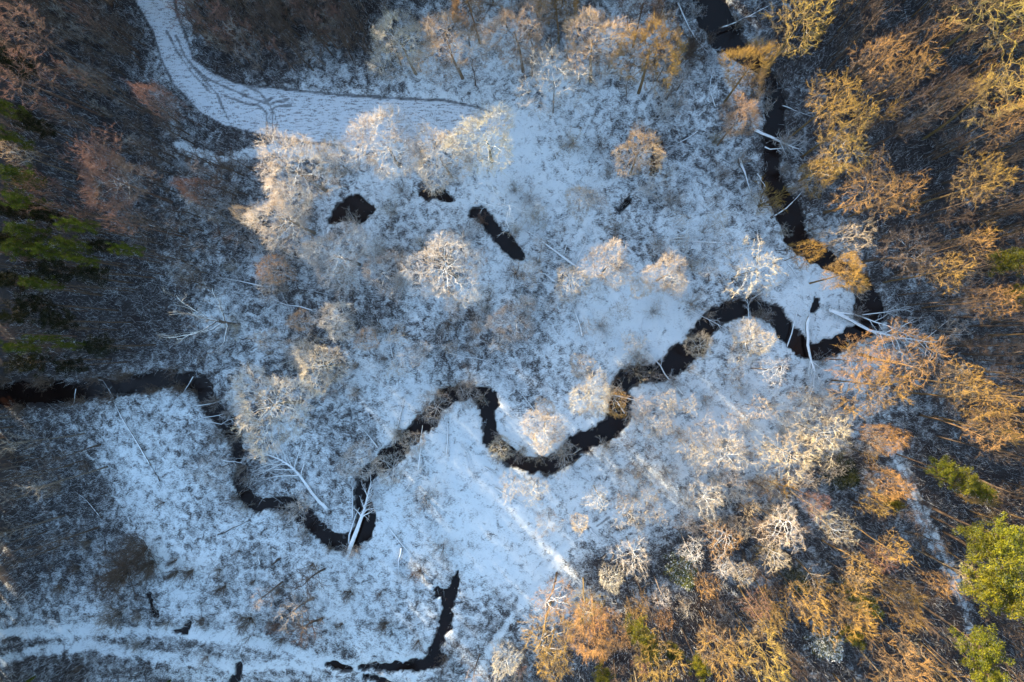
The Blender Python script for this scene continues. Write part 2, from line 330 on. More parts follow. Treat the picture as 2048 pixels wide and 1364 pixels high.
# ------------------------------------------------------------------ river, ponds, ditches (photo pixels, widths in pixels)
RIV = [(1385,-320,60),(1400,-120,60),(1415,-20,62),(1424,12,64),(1440,44,66),(1452,75,56),(1475,95,38),(1503,112,36),(1530,142,28),(1545,175,32),(1552,215,38),(1550,260,34),(1546,300,30),(1545,345,30),(1548,375,40),
 (1568,402,46),(1582,435,48),(1590,470,46),(1612,495,38),(1640,510,34),(1672,527,30),(1705,545,30),(1725,570,32),(1737,600,46),(1744,626,54),(1738,652,38),(1715,668,32),(1690,682,29),(1660,696,31),
 (1630,703,30),(1600,690,30),(1575,665,33),(1555,637,31),(1535,621,30),(1505,610,32),(1470,618,33),(1435,635,33),(1412,655,34),(1392,690,40),(1362,715,48),(1340,736,42),(1310,744,34),(1280,746,35),
 (1252,758,32),(1241,780,34),(1243,800,36),(1240,823,36),(1227,856,42),(1190,876,36),(1155,890,34),(1134,914,36),(1110,930,32),(1067,932,28),(1030,924,30),(1004,900,32),(982,878,32),(979,848,30),
 (971,823,28),(979,802,32),(961,787,28),(933,785,28),(905,788,30),(881,805,32),(863,830,34),(837,855,32),(812,879,30),(793,902,32),(768,922,34),(745,938,30),(728,965,32),(724,1000,32),(733,1035,34),(728,1065,32),
 (703,1082,28),(685,1088,26),(660,1081,30),(633,1060,30),(605,1032,32),(581,1010,28),(549,1008,26),(514,1010,24),(493,999,24),(481,973,26),(479,937,22),(471,895,26),(466,872,30),(452,846,34),(424,816,34),
 (409,788,36),(396,766,32),(366,760,30),(324,757,34),(282,768,36),(239,774,36),(197,777,36),(141,786,42),(88,786,48),(35,788,50),(0,790,48),(-120,796,48),(-400,760,46)]
PONDS = [[(666,440,8),(680,427,22),(698,420,40),(714,418,44),(728,417,30)], [(846,384,8),(862,387,18),(880,389,20),(898,394,8)], [(950,426,14),(960,430,22),(979,447,20),(997,468,22),(1016,486,24),(1032,502,20),(1042,514,8)],
 [(1322,282,5),(1318,300,9),(1312,322,8),(1306,345,5)], [(1256,402,4),(1246,412,9),(1238,420,5)], [(912,1150,3),(909,1172,6),(903,1188,18),(894,1190,24),(897,1218,15),(889,1257,15),(873,1283,12),(867,1300,12),(870,1318,26),(848,1330,15),(822,1335,12),(796,1336,10),(750,1336,9),(720,1334,4)],
 [(905,1187,18),(880,1187,12),(872,1195,4)],
 [(658,1328,3),(672,1334,8),(690,1337,8),(703,1339,3)], [(736,1355,6),(760,1362,8),(790,1376,8)], [(346,1263,4),(358,1265,6),(368,1263,6),(378,1245,3)], [(478,1330,3),(474,1350,10),(465,1375,10)], [(296,1192,2),(300,1215,4),(310,1232,3)],
 [(1636,598,2),(1631,610,5),(1629,620,2)]]
def wpoly(L): return np.array([[*P(a, b), w_*M2/2] for a, b, w_ in L])
RIV = [(a, b, w_*1.0+2) for a, b, w_ in RIV]
def sdist(X, Y, L, best=None):
    W = wpoly(L); out = np.full(X.shape, 1e9) if best is None else best
    for a, b in zip(W[:-1], W[1:]):
        d = b[:2]-a[:2]; l2 = d@d; t = np.clip(((X-a[0])*d[0]+(Y-a[1])*d[1])/l2, 0, 1)
        D = np.hypot(X-(a[0]+t*d[0]), Y-(a[1]+t*d[1]))-(a[2]+(b[2]-a[2])*t); np.minimum(out, D, out=out)
    return out
def vnoise(X, Y, s, seed):
    rs = np.random.RandomState(seed); T = rs.rand(256, 256); x = X*s+500; y = Y*s+500; i = np.floor(x).astype(int); j = np.floor(y).astype(int)
    fx = x-i; fy = y-j; fx = fx*fx*(3-2*fx); fy = fy*fy*(3-2*fy)
    a = T[i % 256, j % 256]; b = T[(i+1) % 256, j % 256]; c_ = T[i % 256, (j+1) % 256]; d = T[(i+1) % 256, (j+1) % 256]
    return (a*(1-fx)+b*fx)*(1-fy)+(c_*(1-fx)+d*fx)*fy-0.5
# litter, grass and brush on the snow, plus vignette painted in toward the frame edges: control points in photo pixels, 0 clean snow .. 1 bare litter
COV_VIGN = [(60,60,.95),(200,60,.9),(60,200,.98),(180,220,.85),(60,400,1),(180,400,.88),(60,560,1),(160,640,.9),(40,700,.85),(280,330,.72),(300,480,.62),(400,300,.55),(460,330,.6),(330,600,.62),(420,520,.5),(300,700,.62),
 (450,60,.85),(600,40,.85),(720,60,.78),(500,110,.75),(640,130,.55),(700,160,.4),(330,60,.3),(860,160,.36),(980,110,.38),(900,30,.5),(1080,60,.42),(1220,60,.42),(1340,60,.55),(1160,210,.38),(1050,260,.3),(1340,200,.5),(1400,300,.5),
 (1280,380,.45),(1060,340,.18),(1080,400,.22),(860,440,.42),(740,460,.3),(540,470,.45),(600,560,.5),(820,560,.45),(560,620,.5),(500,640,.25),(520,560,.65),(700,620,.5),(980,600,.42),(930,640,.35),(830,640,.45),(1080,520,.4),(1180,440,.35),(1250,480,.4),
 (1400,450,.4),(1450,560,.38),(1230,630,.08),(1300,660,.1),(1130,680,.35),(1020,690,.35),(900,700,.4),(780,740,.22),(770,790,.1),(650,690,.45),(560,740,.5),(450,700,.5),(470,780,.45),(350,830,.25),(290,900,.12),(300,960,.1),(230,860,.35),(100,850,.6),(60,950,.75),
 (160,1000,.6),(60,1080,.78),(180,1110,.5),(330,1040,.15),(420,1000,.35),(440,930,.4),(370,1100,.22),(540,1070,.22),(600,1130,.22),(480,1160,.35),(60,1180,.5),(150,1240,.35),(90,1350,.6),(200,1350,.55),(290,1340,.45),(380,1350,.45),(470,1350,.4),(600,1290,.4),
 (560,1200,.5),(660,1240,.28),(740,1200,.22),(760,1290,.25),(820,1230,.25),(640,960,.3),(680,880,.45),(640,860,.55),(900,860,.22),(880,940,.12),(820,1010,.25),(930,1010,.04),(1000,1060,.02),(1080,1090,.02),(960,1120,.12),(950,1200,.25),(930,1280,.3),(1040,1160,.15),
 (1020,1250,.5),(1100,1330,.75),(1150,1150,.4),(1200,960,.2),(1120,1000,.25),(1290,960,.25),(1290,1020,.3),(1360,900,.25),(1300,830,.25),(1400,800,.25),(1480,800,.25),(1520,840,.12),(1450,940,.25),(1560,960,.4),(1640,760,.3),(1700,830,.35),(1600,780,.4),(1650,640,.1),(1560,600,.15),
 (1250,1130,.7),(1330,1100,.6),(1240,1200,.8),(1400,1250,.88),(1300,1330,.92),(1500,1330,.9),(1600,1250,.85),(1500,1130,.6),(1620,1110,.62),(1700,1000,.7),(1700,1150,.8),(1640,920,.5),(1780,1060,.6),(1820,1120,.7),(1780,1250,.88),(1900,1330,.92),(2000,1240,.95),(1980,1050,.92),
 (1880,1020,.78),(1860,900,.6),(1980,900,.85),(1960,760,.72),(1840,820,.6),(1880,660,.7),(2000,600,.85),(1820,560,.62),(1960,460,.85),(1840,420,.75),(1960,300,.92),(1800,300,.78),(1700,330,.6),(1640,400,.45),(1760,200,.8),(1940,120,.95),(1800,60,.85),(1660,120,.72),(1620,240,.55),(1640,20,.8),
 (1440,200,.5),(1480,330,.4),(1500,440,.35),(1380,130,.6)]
FIELD = [(262,-60),(274,11),(306,63),(324,120),(345,165),(377,201),(405,229),(450,253),(528,271),(598,282),(700,292),(850,285),(1000,262),(1028,243),(997,229),(958,215),(888,200),(856,199),(768,195),(680,190),(598,181),(510,172),(468,164),(422,141),(387,116),(370,67),(352,21),(340,-60)]
RUTS = [([(274,11),(306,63),(324,120),(345,165),(377,201),(405,229),(450,253),(528,271),(598,282),(660,289)], 5.1), ([(345,-20),(352,21),(370,67),(387,116),(422,141),(468,164),(510,172),(598,181),(680,190),(768,195),(856,199),(888,200),(958,215),(985,226)], 5.1),
 (cl('A',1520,770,1515,640,1470,600,1400,590,1280,545), 4.6), (cl('A',1552,770,1545,640,1560,610,1650,600), 4.6), (cl('A',1275,490,1430,560,1520,590,1545,560), 4.6), (cl('A',1380,480,1480,530,1530,590,1560,650), 4.6), (cl('A',1530,600,1570,580,1640,565), 4.6),
 (cl('A',1240,545,1260,600,1300,680), 4.4), (cl('A',1100,380,1180,450,1270,490,1380,540), 4.2), (cl('A',1560,640,1575,700,1555,760), 4.4), (cl('A',950,180,1010,300,1080,400,1190,520), 4), (cl('A',1000,200,1050,320,1130,420,1240,540), 4),
 (cl('I',1255,140,1420,450), 4), (cl('I',1300,90,1470,540,1690,1050), 3), (cl('H',1460,480,1530,430), 3)]
PATHS = [([(-200,1262),(0,1266),(180,1262),(360,1264),(500,1284),(600,1310),(700,1332)], 20), ([(-200,1370),(0,1325),(60,1302),(180,1292),(300,1314),(480,1331),(640,1336),(720,1330)], 16), ([(1790,895),(1812,965),(1848,1039),(1883,1109),(1911,1166),(1929,1208),(1943,1262)], 22),
 ([(1395,925),(1127,1095),(1040,1210),(947,1352),(930,1420)], 9), ([(1180,1050),(1203,1086)], 7), ([(350,290),(440,320),(520,300),(700,300)], 14)]
def axis(lo, hi, st):
    a = np.arange(lo, hi, st); e = st*1.35**np.arange(1, 26); e = np.cumsum(e); return np.concatenate([(lo-e)[::-1], a, a[-1]+e])
gx = axis(-98, 84, 0.27); gy = axis(-60, 62, 0.27)
X, Y = np.meshgrid(gx, gy); sh = X.shape
near = (np.abs(X) < 105) & (np.abs(Y) < 75)
D = np.full(sh, 50.0); xs, ys = X[near], Y[near]
d0 = sdist(xs, ys, RIV)
for L_ in PONDS: d0 = sdist(xs, ys, [(a, b, w_*1.15+4) for a, b, w_ in L_], d0)
d0 = d0+vnoise(xs, ys, 0.9, 1)*0.8+vnoise(xs, ys, 2.3, 2)*0.5
D[near] = d0
ss = lambda t: np.clip(t, 0, 1)**2*(3-2*np.clip(t, 0, 1))
Z = -1.15*(1-ss((D+0.5)/0.9)) + 0.22*(1-ss(np.abs(D-1.2)/2.5))*0.3
Z = Z+np.where(near, vnoise(X, Y, 0.12, 3)*0.5+vnoise(X, Y, 0.5, 4)*0.16+vnoise(X, Y, 1.7, 5)*0.10, 0)
PX, PY = to_px(X, Y)
cov_vig = np.zeros(sh); ws = np.zeros(sh)
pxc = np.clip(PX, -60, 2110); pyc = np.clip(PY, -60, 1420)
for a, b, v in COV_VIGN:
    wt = np.exp(-((pxc-a)**2+(pyc-b)**2)/(2*58.0**2))+1e-7; cov_vig += wt*v; ws += wt
cov_vig /= ws
cov_vig[near] += (vnoise(xs, ys, .07, 21)*.22+vnoise(xs, ys, .22, 22)*.26)*(0.3+1.4*np.clip(cov_vig[near], 0, .5))
cov_vig = np.clip(cov_vig*1.04+.02-.09*np.exp(-((PX-1150)**2/420**2+(PY-480)**2/330**2)), 0, 1.1)
# field
def inside(px, py, poly):
    r = np.zeros(px.shape, bool); n = len(poly)
    for i in range(n):
        x1, y1 = poly[i]; x2, y2 = poly[(i+1) % n]
        if y1 == y2: continue
        cnd = ((y1 > py) != (y2 > py)) & (px < (x2-x1)*(py-y1)/(y2-y1)+x1); r ^= cnd
    return r
fld = inside(PX, PY, FIELD).astype(float)
rut = np.zeros(sh)
for L_, w_ in RUTS:
    d = sdist(xs, ys, [(a, b, w_) for a, b in L_]); t = np.zeros(sh); t[near] = 1-ss((d+0.05+vnoise(xs, ys, .8, 31)*.25)/0.3); rut = np.maximum(rut, t*(0.80 if w_ > 5 else 0.74))
path = np.zeros(sh)
for L_, w_ in PATHS:
    d = sdist(xs, ys, [(a, b, w_) for a, b in L_])+vnoise(xs, ys, 1.0, 9)*0.8; t = np.zeros(sh); t[near] = 1-ss((d+0.3)/0.9); path = np.maximum(path, t)
mfac = (PX > 1500)*0.36+(PX < 800)*0.12
cov_vig = cov_vig*(1-path*(0.85-mfac))+0.0*path
Z = Z-rut*0.10-path*0.05
bank = np.clip(1-np.abs(D+0.05)/0.45, 0, 1)*near; rut = np.maximum(rut, np.where(D < 0.12, 1.0, bank*0.6))
me = bpy.data.meshes.new('ground')
nx, ny = sh[1], sh[0]; V = np.stack([X, Y, Z], -1).reshape(-1, 3)
idx = np.arange(nx*ny).reshape(ny, nx); F = np.stack([idx[:-1, :-1], idx[:-1, 1:], idx[1:, 1:], idx[1:, :-1]], -1).reshape(-1, 4)
me.vertices.add(len(V)); me.vertices.foreach_set('co', V.ravel()); me.loops.add(F.size); me.loops.foreach_set('vertex_index', F.ravel().astype(np.int32))
me.polygons.add(len(F)); me.polygons.foreach_set('loop_start', np.arange(0, F.size, 4, dtype=np.int32)); me.polygons.foreach_set('loop_total', np.full(len(F), 4, np.int32)); me.update(calc_edges=True)
me.polygons.foreach_set('use_smooth', [True]*len(F))
for nm, arr in (('cover_vignette', cov_vig), ('field', fld), ('rut', rut)):
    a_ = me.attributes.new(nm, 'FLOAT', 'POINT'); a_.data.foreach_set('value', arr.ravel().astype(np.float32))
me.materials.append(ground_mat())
def link(name, data, parent=None, **pr):
    o = bpy.data.objects.new(name, data); scn.collection.objects.link(o)
    if parent is not None: o.parent = parent
    for k_, v_ in pr.items(): o[k_] = v_
    return o
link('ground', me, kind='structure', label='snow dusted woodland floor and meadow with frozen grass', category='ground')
def cov_at(px, py):
    x, y = P(px, py); i = np.searchsorted(gy, y); j = np.searchsorted(gx, x); return float(cov_vig[min(i, ny-1), min(j, nx-1)])
def gz(x, y): i = min(np.searchsorted(gy, y), ny-1); j = min(np.searchsorted(gx, x), nx-1); return float(Z[i, j]), float(D[i, j])
# water: ribbons below the bank tops
WM = water_mat()
def ribbon(name, L, z, **pr):
    W = wpoly(L); mb = MB(); n = len(W); T = np.gradient(W[:, :2], axis=0); T /= np.linalg.norm(T, axis=1)[:, None]; Nn = np.stack([-T[:, 1], T[:, 0]], -1); vs = []
    for i in range(n):
        h = W[i, 2]+1.4
        for s_ in (1, -1): p = W[i, :2]+Nn[i]*h*s_; vs.append([p[0], p[1], z])
    mb.add(vs, [(2*i+1, 2*i, 2*i+2, 2*i+3) for i in range(n-1)]); return link(name, mb.mesh(name, WM, False), **pr)
# one flat sheet per water body, hidden under the banks where it is wider than the channel
def sheet(name, L, z, **pr):
    W = wpoly(L); a = W[:, :2].min(0)-2; b = W[:, :2].max(0)+2; mb = MB()
    mb.add([[a[0], a[1], z], [b[0], a[1], z], [b[0], b[1], z], [a[0], b[1], z]], [(0, 1, 2, 3)]); return link(name, mb.mesh(name, WM, False), **pr)
sheet('river_water', RIV+[p for L_ in PONDS for p in L_], -0.62, kind='structure', label='dark winding river water', category='water')

# ------------------------------------------------------------------ trees
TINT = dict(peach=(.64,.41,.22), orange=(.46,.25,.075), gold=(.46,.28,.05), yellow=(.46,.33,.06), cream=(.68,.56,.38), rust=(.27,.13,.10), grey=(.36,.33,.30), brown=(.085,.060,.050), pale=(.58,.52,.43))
WORD = dict(peach='peach tipped', orange='orange twigged', gold='golden twigged', yellow='yellow lit', cream='cream frosted', rust='rust red', grey='grey frosted', brown='dark brown', pale='pale frosted')
NOUN = dict(bush='dense leafless bush', pole='tall thin tree', wispy='bare thin crowned tree', broad='bare spreading tree', round='bare round tree', slim='tall slim tree', sapling='young bare sapling', dead='gnarled dead tree', shrub='leafless shrub', pine='pine tree', spruce='small dense spruce')
CAT = dict(bush='bush', pole='tree', wispy='tree', broad='tree', round='tree', slim='tree', sapling='sapling', dead='dead tree', shrub='shrub', pine='pine tree', spruce='spruce')
NAME = dict(bush='bush', pole='slim_tree', wispy='bare_tree', broad='bare_tree', round='bare_tree', slim='slim_tree', sapling='sapling', dead='dead_tree', shrub='shrub', pine='pine_tree', spruce='spruce_tree')
GRP = dict(bush='dense dark bushes on the meadow', pole='thin dark stemmed trees of the dense wood', wispy='thin crowned bare trees of the clearing', broad='broad bare trees of the clearing', round='small bare trees of the clearing', slim='slim bare trees of the wood', sapling='saplings in the thickets', dead='dead trees', shrub='leafless shrubs', pine='pine trees', spruce='young spruces')
rg = random.Random(5); USED = {}; MARKS = []; NTREE = [0]; LABS = set()
def place(kind, px, py, rpx, zc, tint, snow=0.9, label=None, vary=0.12, at_base=None):
    """px, py: where the crown's middle appears; zc: its height in metres"""
    vs = KIND[kind]; tm, cm, r0, z0, cxy = vs[NTREE[0] % len(vs)]; NTREE[0] += 1
    rm = rpx*M2*(H-zc)/H; sx = rm/r0; sz = zc/z0; rz = rg.random()*6.283
    if at_base: x, y = P(*at_base)
    else:
        x, y = P(px, py, zc); ox, oy = cxy*sx; x -= ox*math.cos(rz)-oy*math.sin(rz); y -= ox*math.sin(rz)+oy*math.cos(rz)
    z = gz(x, y)[0]
    r_ = bpy.data.objects.new(NAME[kind], None); scn.collection.objects.link(r_); r_.location = (x, y, z); r_.rotation_euler = (0, 0, rz); r_.scale = (sx, sx, sz)
    r_['label'] = label; r_['category'] = CAT[kind]; r_['group'] = GRP[kind]
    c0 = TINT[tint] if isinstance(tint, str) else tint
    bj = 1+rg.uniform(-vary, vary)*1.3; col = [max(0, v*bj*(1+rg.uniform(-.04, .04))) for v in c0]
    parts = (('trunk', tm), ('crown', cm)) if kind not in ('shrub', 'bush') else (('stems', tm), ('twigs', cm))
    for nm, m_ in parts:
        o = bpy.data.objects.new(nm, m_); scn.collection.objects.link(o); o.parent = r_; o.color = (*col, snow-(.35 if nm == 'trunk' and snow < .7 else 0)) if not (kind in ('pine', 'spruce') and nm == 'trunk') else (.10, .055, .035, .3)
    return r_
def T(kind, where, px, py, rpx, zc, tint, snow=0.9, look=None):
    lab = f"{WORD[tint] if kind not in ('pine', 'spruce') or look else ''} {NOUN[kind]} {where}".strip()
    if look: lab = f"{look} {where}"
    assert lab not in LABS, lab
    if px > 1240 and py > 990: rpx *= .88; kind = 'wispy' if kind in ('round', 'broad') else kind
    if kind == 'broad' and px < 1320 and py < 450: rpx *= 1.12
    LABS.add(lab); place(kind, px, py, rpx, zc, tint, snow, lab)
HT = [
('broad','at the left end of the row above the ploughed strip',800,88,58,12,'cream',.9),
('broad','second from the left in the row above the ploughed strip',902,92,62,13,'peach',.9),
('broad','cut by the top edge above the gap in the row',938,2,46,15,'orange',.6),
('broad','in the middle of the upper row with forked trunk',1037,72,60,14,'peach',.9),
('broad','with its dark trunk under the top edge right of centre',1117,6,44,14,'gold',.6),
('broad','with only its fork below the top edge',1287,8,42,15,'brown',.6),
('broad','second from the right in the upper row',1190,88,62,15,'peach',.9),
('broad','at the right end of the upper row',1302,108,62,16,'gold',.6),
('wispy','standing below and between the upper row trees',1104,165,60,14,'pale',.9),
('broad','on the lower edge of the ploughed strip, leftmost of three',764,292,70,12.5,'cream',1),
('broad','on the lower edge of the ploughed strip, middle of three',880,318,56,12,'cream',1),
('broad','on the lower edge of the ploughed strip, rightmost of three',968,282,60,12.5,'cream',1),
('broad','alone near the narrow slit of open water',1278,306,44,13,'peach',.9),
('round','right of the long oxbow pool',1160,402,32,7,'cream',1),
('dead','at the upper end of the oxbow pool',1004,408,58,8,'pale',1.35),
('broad','left of the round pond, with the widest crown',592,342,74,14,'cream',.95),
('round','between the big left crown and the round pond',670,318,38,9,'grey',1),
('broad','left below the round pond',572,440,62,13,'cream',.95),
('broad','just below the round pond',676,512,66,12,'grey',1),
('round','warm topped at the left of the crowns below the pond',552,540,30,9,'peach',.9),
('round','below right of the round pond group',768,545,42,8,'grey',.9),
('broad','with the biggest crown in the middle of the clearing',892,540,74,12,'cream',1),
('broad','upper of the two round crowns right of the centre',1215,530,48,11,'cream',1),
('broad','with its dark foot showing right of the centre pair',1333,548,42,11,'cream',1),
('round','lower left beside the upper round crown',1143,565,36,8,'cream',1),
('round','small between the two round crowns right of centre',1281,576,22,6,'cream',1),
('broad','darkest at the heart, near the picture centre',1028,640,46,9,'grey',.85),
('broad','above the left middle clearing',674,640,40,10,'pale',1.1),
('round','small, left of the frosted crown',602,642,23,6,'peach',.9),
('round','small and faint, right of the frosted crown',733,680,24,5,'peach',.9),
('broad','above the wide starry crown of the left meander',638,733,52,12,'cream',1),
('broad','wide and starry, right of the left river bend',538,818,84,14,'cream',1),
('dead','wide and sparse left of the centre clearing',394,645,66,13,'grey',1.0),
('broad','inside the river loop, largest crown',1088,860,42,10,'cream',1),
('broad','on the bank left of the river neck',1183,792,44,10,'cream',1),
('round','leaning over the river neck',1228,808,28,8,'gold',.8),
('round','above the largest crown inside the loop',1088,818,22,6,'cream',1),
('round','on the left bank of the river loop',1000,898,24,6,'cream',1),
('shrub','inside the loop, left by the water',1046,903,17,2.5,'cream',1),('shrub','inside the loop, middle by the water',1076,916,14,2.5,'cream',1),('shrub','inside the loop, right by the water',1126,916,24,3,'cream',1),
('round','over the rising arm of the river',868,815,34,7,'grey',.9),('round','over the top of the river loop',935,792,24,6,'grey',.9),
('round','where a log meets the rising river arm',826,886,24,6,'cream',1),('round','over the river below the cream crown',780,937,34,7,'grey',1),
('round','left of the river above the leaning trunk',714,925,38,6,'grey',1),
('round','above the river neck',1163,730,25,6,'cream',.9),('shrub','on the river bar, left one',1275,744,22,4,'cream',.9),('shrub','on the river bar, right one',1307,752,20,4,'grey',.9),
('round','on the islet of the middle bend',1400,691,27,7,'cream',1),('broad','below the arch of the river',1498,685,42,9,'cream',1),
('wispy','greenish above the arch of the river',1504,540,50,11,'cream',.9),('round','over the upper river where it narrows',1611,506,27,10,'gold',.6),
('broad','overhanging the curve of the upper river',1688,550,38,14,'gold',.6),('wispy','right above the curve of the upper river',1700,478,38,13,'cream',.8),
('wispy','below the middle bend',1467,752,22,6,'cream',1),('slim','right of the small crown below the bend',1546,742,28,12,'grey',.9),
('broad','orange gold over the top river',1494,138,52,14,'gold',.5),('broad','pinkish, left of the upper river',1478,237,38,14,'peach',.9),
('slim','with two crowns right of the upper river, upper one',1666,197,44,20,'gold',.45),('slim','with two crowns right of the upper river, lower one',1700,240,44,19,'gold',.45),
('slim','tall at the top edge right of the river mouth',1604,44,52,20,'yellow',.5),('slim','with a compact orange crown in the upper right wood',1757,118,38,20,'orange',.4),
('slim','right of the compact orange crown',1826,140,32,19,'orange',.4),('slim','right of the log that crosses the upper river',1678,308,46,17,'gold',.6),
('slim','with the dense orange crown right of the upper river',1738,380,54,17,'orange',.5),('slim','touching the dense orange crown on its right',1802,388,36,18,'orange',.45),
('round','left of the dense orange crown',1636,352,32,11,'gold',.7),('shrub','rising from the upper river bank',1535,398,26,5,'gold',.6),
('slim','in the upper right corner',2003,22,60,22,'yellow',.45),('slim','at the right edge below the corner',2008,188,52,21,'yellow',.4),('slim','orange at the right edge below the yellow one',2020,242,36,20,'orange',.4),
('slim','at the right edge, gold and spreading',1964,358,44,20,'gold',.4),('slim','small orange crown right of the river curve',1950,490,25,18,'orange',.4),
('slim','with a long trunk pointing at the river curve',1893,541,34,19,'gold',.4),('slim','at the right edge level with the river end',1985,602,32,19,'orange',.4),('slim','thin, above the long trunk by the curve',1822,497,50,16,'brown',.6),
('slim','with the huge orange crown below the river end',1820,712,58,17,'orange',.55),('wispy','orange, between the river end and the huge crown',1722,722,46,12,'orange',.6),('wispy','gold, under the huge orange crown',1738,770,60,14,'gold',.6),
('slim','right of the huge orange crown',1926,764,34,19,'gold',.45),('slim','gold at the right edge, upper of two',1966,806,36,20,'gold',.4),('slim','gold at the right edge, lower of two',1982,858,38,19,'orange',.4),
('wispy','brown, below the long limbed fallen tree',1647,866,46,10,'cream',.8),('round','pink orange, above the footpath start',1768,876,28,11,'orange',.6),('wispy','upper left of the footpath start',1584,908,42,12,'cream',.8),
('wispy','pale, at the end of the middle meadow',1452,904,42,9,'cream',1),('broad','white, alone in the lower right clearing',1411,994,38,10,'pale',1.1),
('slim','white limbed with dark lower trunk',1566,1058,44,15,'cream',.8),('slim','orange, below the white tree of the clearing',1444,1080,36,13,'orange',.7),
('slim','grey, left of the orange crown under the white tree',1384,1102,26,11,'pale',1),('round','orange, at the left rim of the footpath',1774,970,30,11,'orange',.5),
('round','gold, beside the small pine by the footpath',1748,1003,28,10,'gold',.5),('slim','thin rusty left of the footpath pines',1632,1008,26,13,'rust',.5),
('round','orange at the brown hollow of the lower wood',1409,1168,24,10,'orange',.5),('slim','rust, deep in the lower wood',1514,1208,28,14,'rust',.5),('broad','gold, centre of the lower right wood',1612,1200,40,13,'gold',.5),
('broad','deep gold, right of the centre of the lower wood',1700,1222,48,13,'gold',.45),('slim','olive gold, above the deep gold crown',1722,1138,32,15,'gold',.5),('slim','rusty, beside the olive gold crown',1762,1116,28,14,'rust',.5),
('slim','thin gold, right beside the rusty crown',1786,1100,30,15,'gold',.5),('round','orange over the footpath, lower part',1878,1164,24,9,'orange',.6),('round','gold, between deep gold crown and footpath end',1810,1225,26,11,'gold',.5),
('broad','gold brown at the bottom edge, left of the yellow one',1438,1298,48,15,'gold',.5),('broad','long yellow, reaching the bottom edge',1524,1308,54,16,'yellow',.55),('broad','fiery orange with white limbs at the bottom edge',1796,1322,58,15,'orange',.5),
('slim','cream, right of the orange pair in the lower wood',1682,1062,30,13,'cream',.7),('slim','cream, above the brown hollow',1550,1114,28,13,'cream',.7),('slim','narrow left of the cream pair',1448,1132,24,12,'pale',.9),('slim','narrow right of the cream pair',1484,1146,24,12,'cream',.8),
('broad','white, at the corner where meadow meets lower wood',1266,1112,40,11,'pale',1.1),('round','small white, below the white corner tree',1222,1156,24,8,'pale',1.1),
('slim','orange, leftmost of the tall group at the bottom',1113,1202,40,13,'orange',.7),('slim','gold, leftmost column reaching the bottom',1100,1276,48,15,'gold',.65),('slim','gold, end of the leftmost column',1108,1330,34,15,'gold',.5),
('broad','broad orange gold, second column at the bottom',1192,1262,54,15,'orange',.6),('slim','yellow topped above the broad orange gold crown',1172,1212,30,13,'yellow',.7),('broad','golden, over the pines at the bottom middle',1304,1316,54,15,'gold',.4),
('wispy','cream, at the lower rim of the middle meadow',1256,1024,34,9,'cream',1),('wispy','faint, at the tip of the long thin log',1096,1042,28,6,'grey',1),('wispy','below the river loop, left one',1025,972,26,7,'cream',1),('wispy','below the river loop, right one',1068,980,26,7,'cream',1),
('round','tiny upright right of the thin log tip',1159,1046,18,7,'cream',.9),('slim','thin, between loop and lower rim',1194,997,24,10,'cream',.9),('slim','thin white in the lower wood, upper',1326,1196,20,10,'pale',.9),('slim','thin orange in the lower wood, lower',1331,1238,20,11,'orange',.5),
('round','gold shaded left of the thin white one',1276,1214,24,9,'gold',.6),('round','pale, at the dark bottom thicket',1012,1316,32,8,'pale',1),('wispy','cream, in the meadow right of the river neck',1306,852,26,6,'cream',1),
('wispy','cream, left of the fallen tree meadow',1398,906,24,7,'cream',1),('round','gold, at the right edge below the small pines',1950,985,24,9,'gold',.4),
('shrub','sparse on the bright meadow',881,1102,32,3,'grey',1),('shrub','grey, below the trunk across the river',849,1000,32,3,'grey',1),('shrub','small red on the white meadow',836,1146,15,2,'rust',.3),
('slim','rusty at the upper left edge',44,54,48,20,'rust',.3),('slim','rusty, second down the left edge',36,146,52,20,'rust',.3),('slim','rust red, upper of the large pair in the left wood',196,312,50,17,'rust',.35),
('broad','rust red with white limbs, lower of the large pair',228,362,58,16,'rust',.75),('slim','small rusty between the pines at the left',86,372,22,19,'rust',.3),('slim','small rusty above the left pines',36,308,22,19,'peach',.9),
('round','white limbed, left of the tyre tracks',322,204,26,13,'rust',.9),('round','pale red in the middle of the left slope',394,382,24,11,'rust',.6),('round','cream, left of the lower wide crown',496,432,20,9,'cream',.9),('slim','pale red, above the left pine stems',248,440,32,17,'rust',.5),
('bush','dark round on the lower left meadow, large upper',268,1106,30,3.2,'brown',.0),('bush','dark round on the lower left meadow, large lower',228,1150,46,3.5,'brown',.0),('bush','dark round right of the large lower one',290,1135,24,2.5,'brown',.0),
('bush','dark on the meadow, left of the small pair',343,1150,13,2,'brown',.0),('bush','dark on the meadow, right of the small pair',374,1150,15,2,'brown',.0),('bush','dark on the meadow, topmost small one',345,1124,8,1.6,'brown',.0),
('shrub','grey brown above the long snowy track',215,1240,30,3.4,'grey',.4),('bush','dark on the open meadow, alone',441,1180,13,2,'brown',.0),('bush','dark by the little puddle of the track',490,1246,18,2.5,'brown',.0),
('shrub','orange tinged below the thin stems',546,1258,13,2,'rust',.2),('sapling','largest of the dark group over the lower meadow',592,1222,30,7,'grey',.3),('sapling','upper one of the dark group over the lower meadow',532,1192,22,7,'grey',.3),
('sapling','lower right of the dark group over the meadow',612,1255,30,6,'brown',.3),('sapling','right upper of the dark group over the meadow',620,1160,26,6,'brown',.4),
('bush','small dark right of the track puddles',695,1190,13,2,'brown',.2),('bush','small dark on the meadow left of the ditch',765,1255,13,2,'brown',.2),('shrub','reddish, over the slit of open water',1318,305,14,3,'rust',.3),('shrub','reddish at the head of the oxbow pool',960,438,12,2.5,'rust',.5),
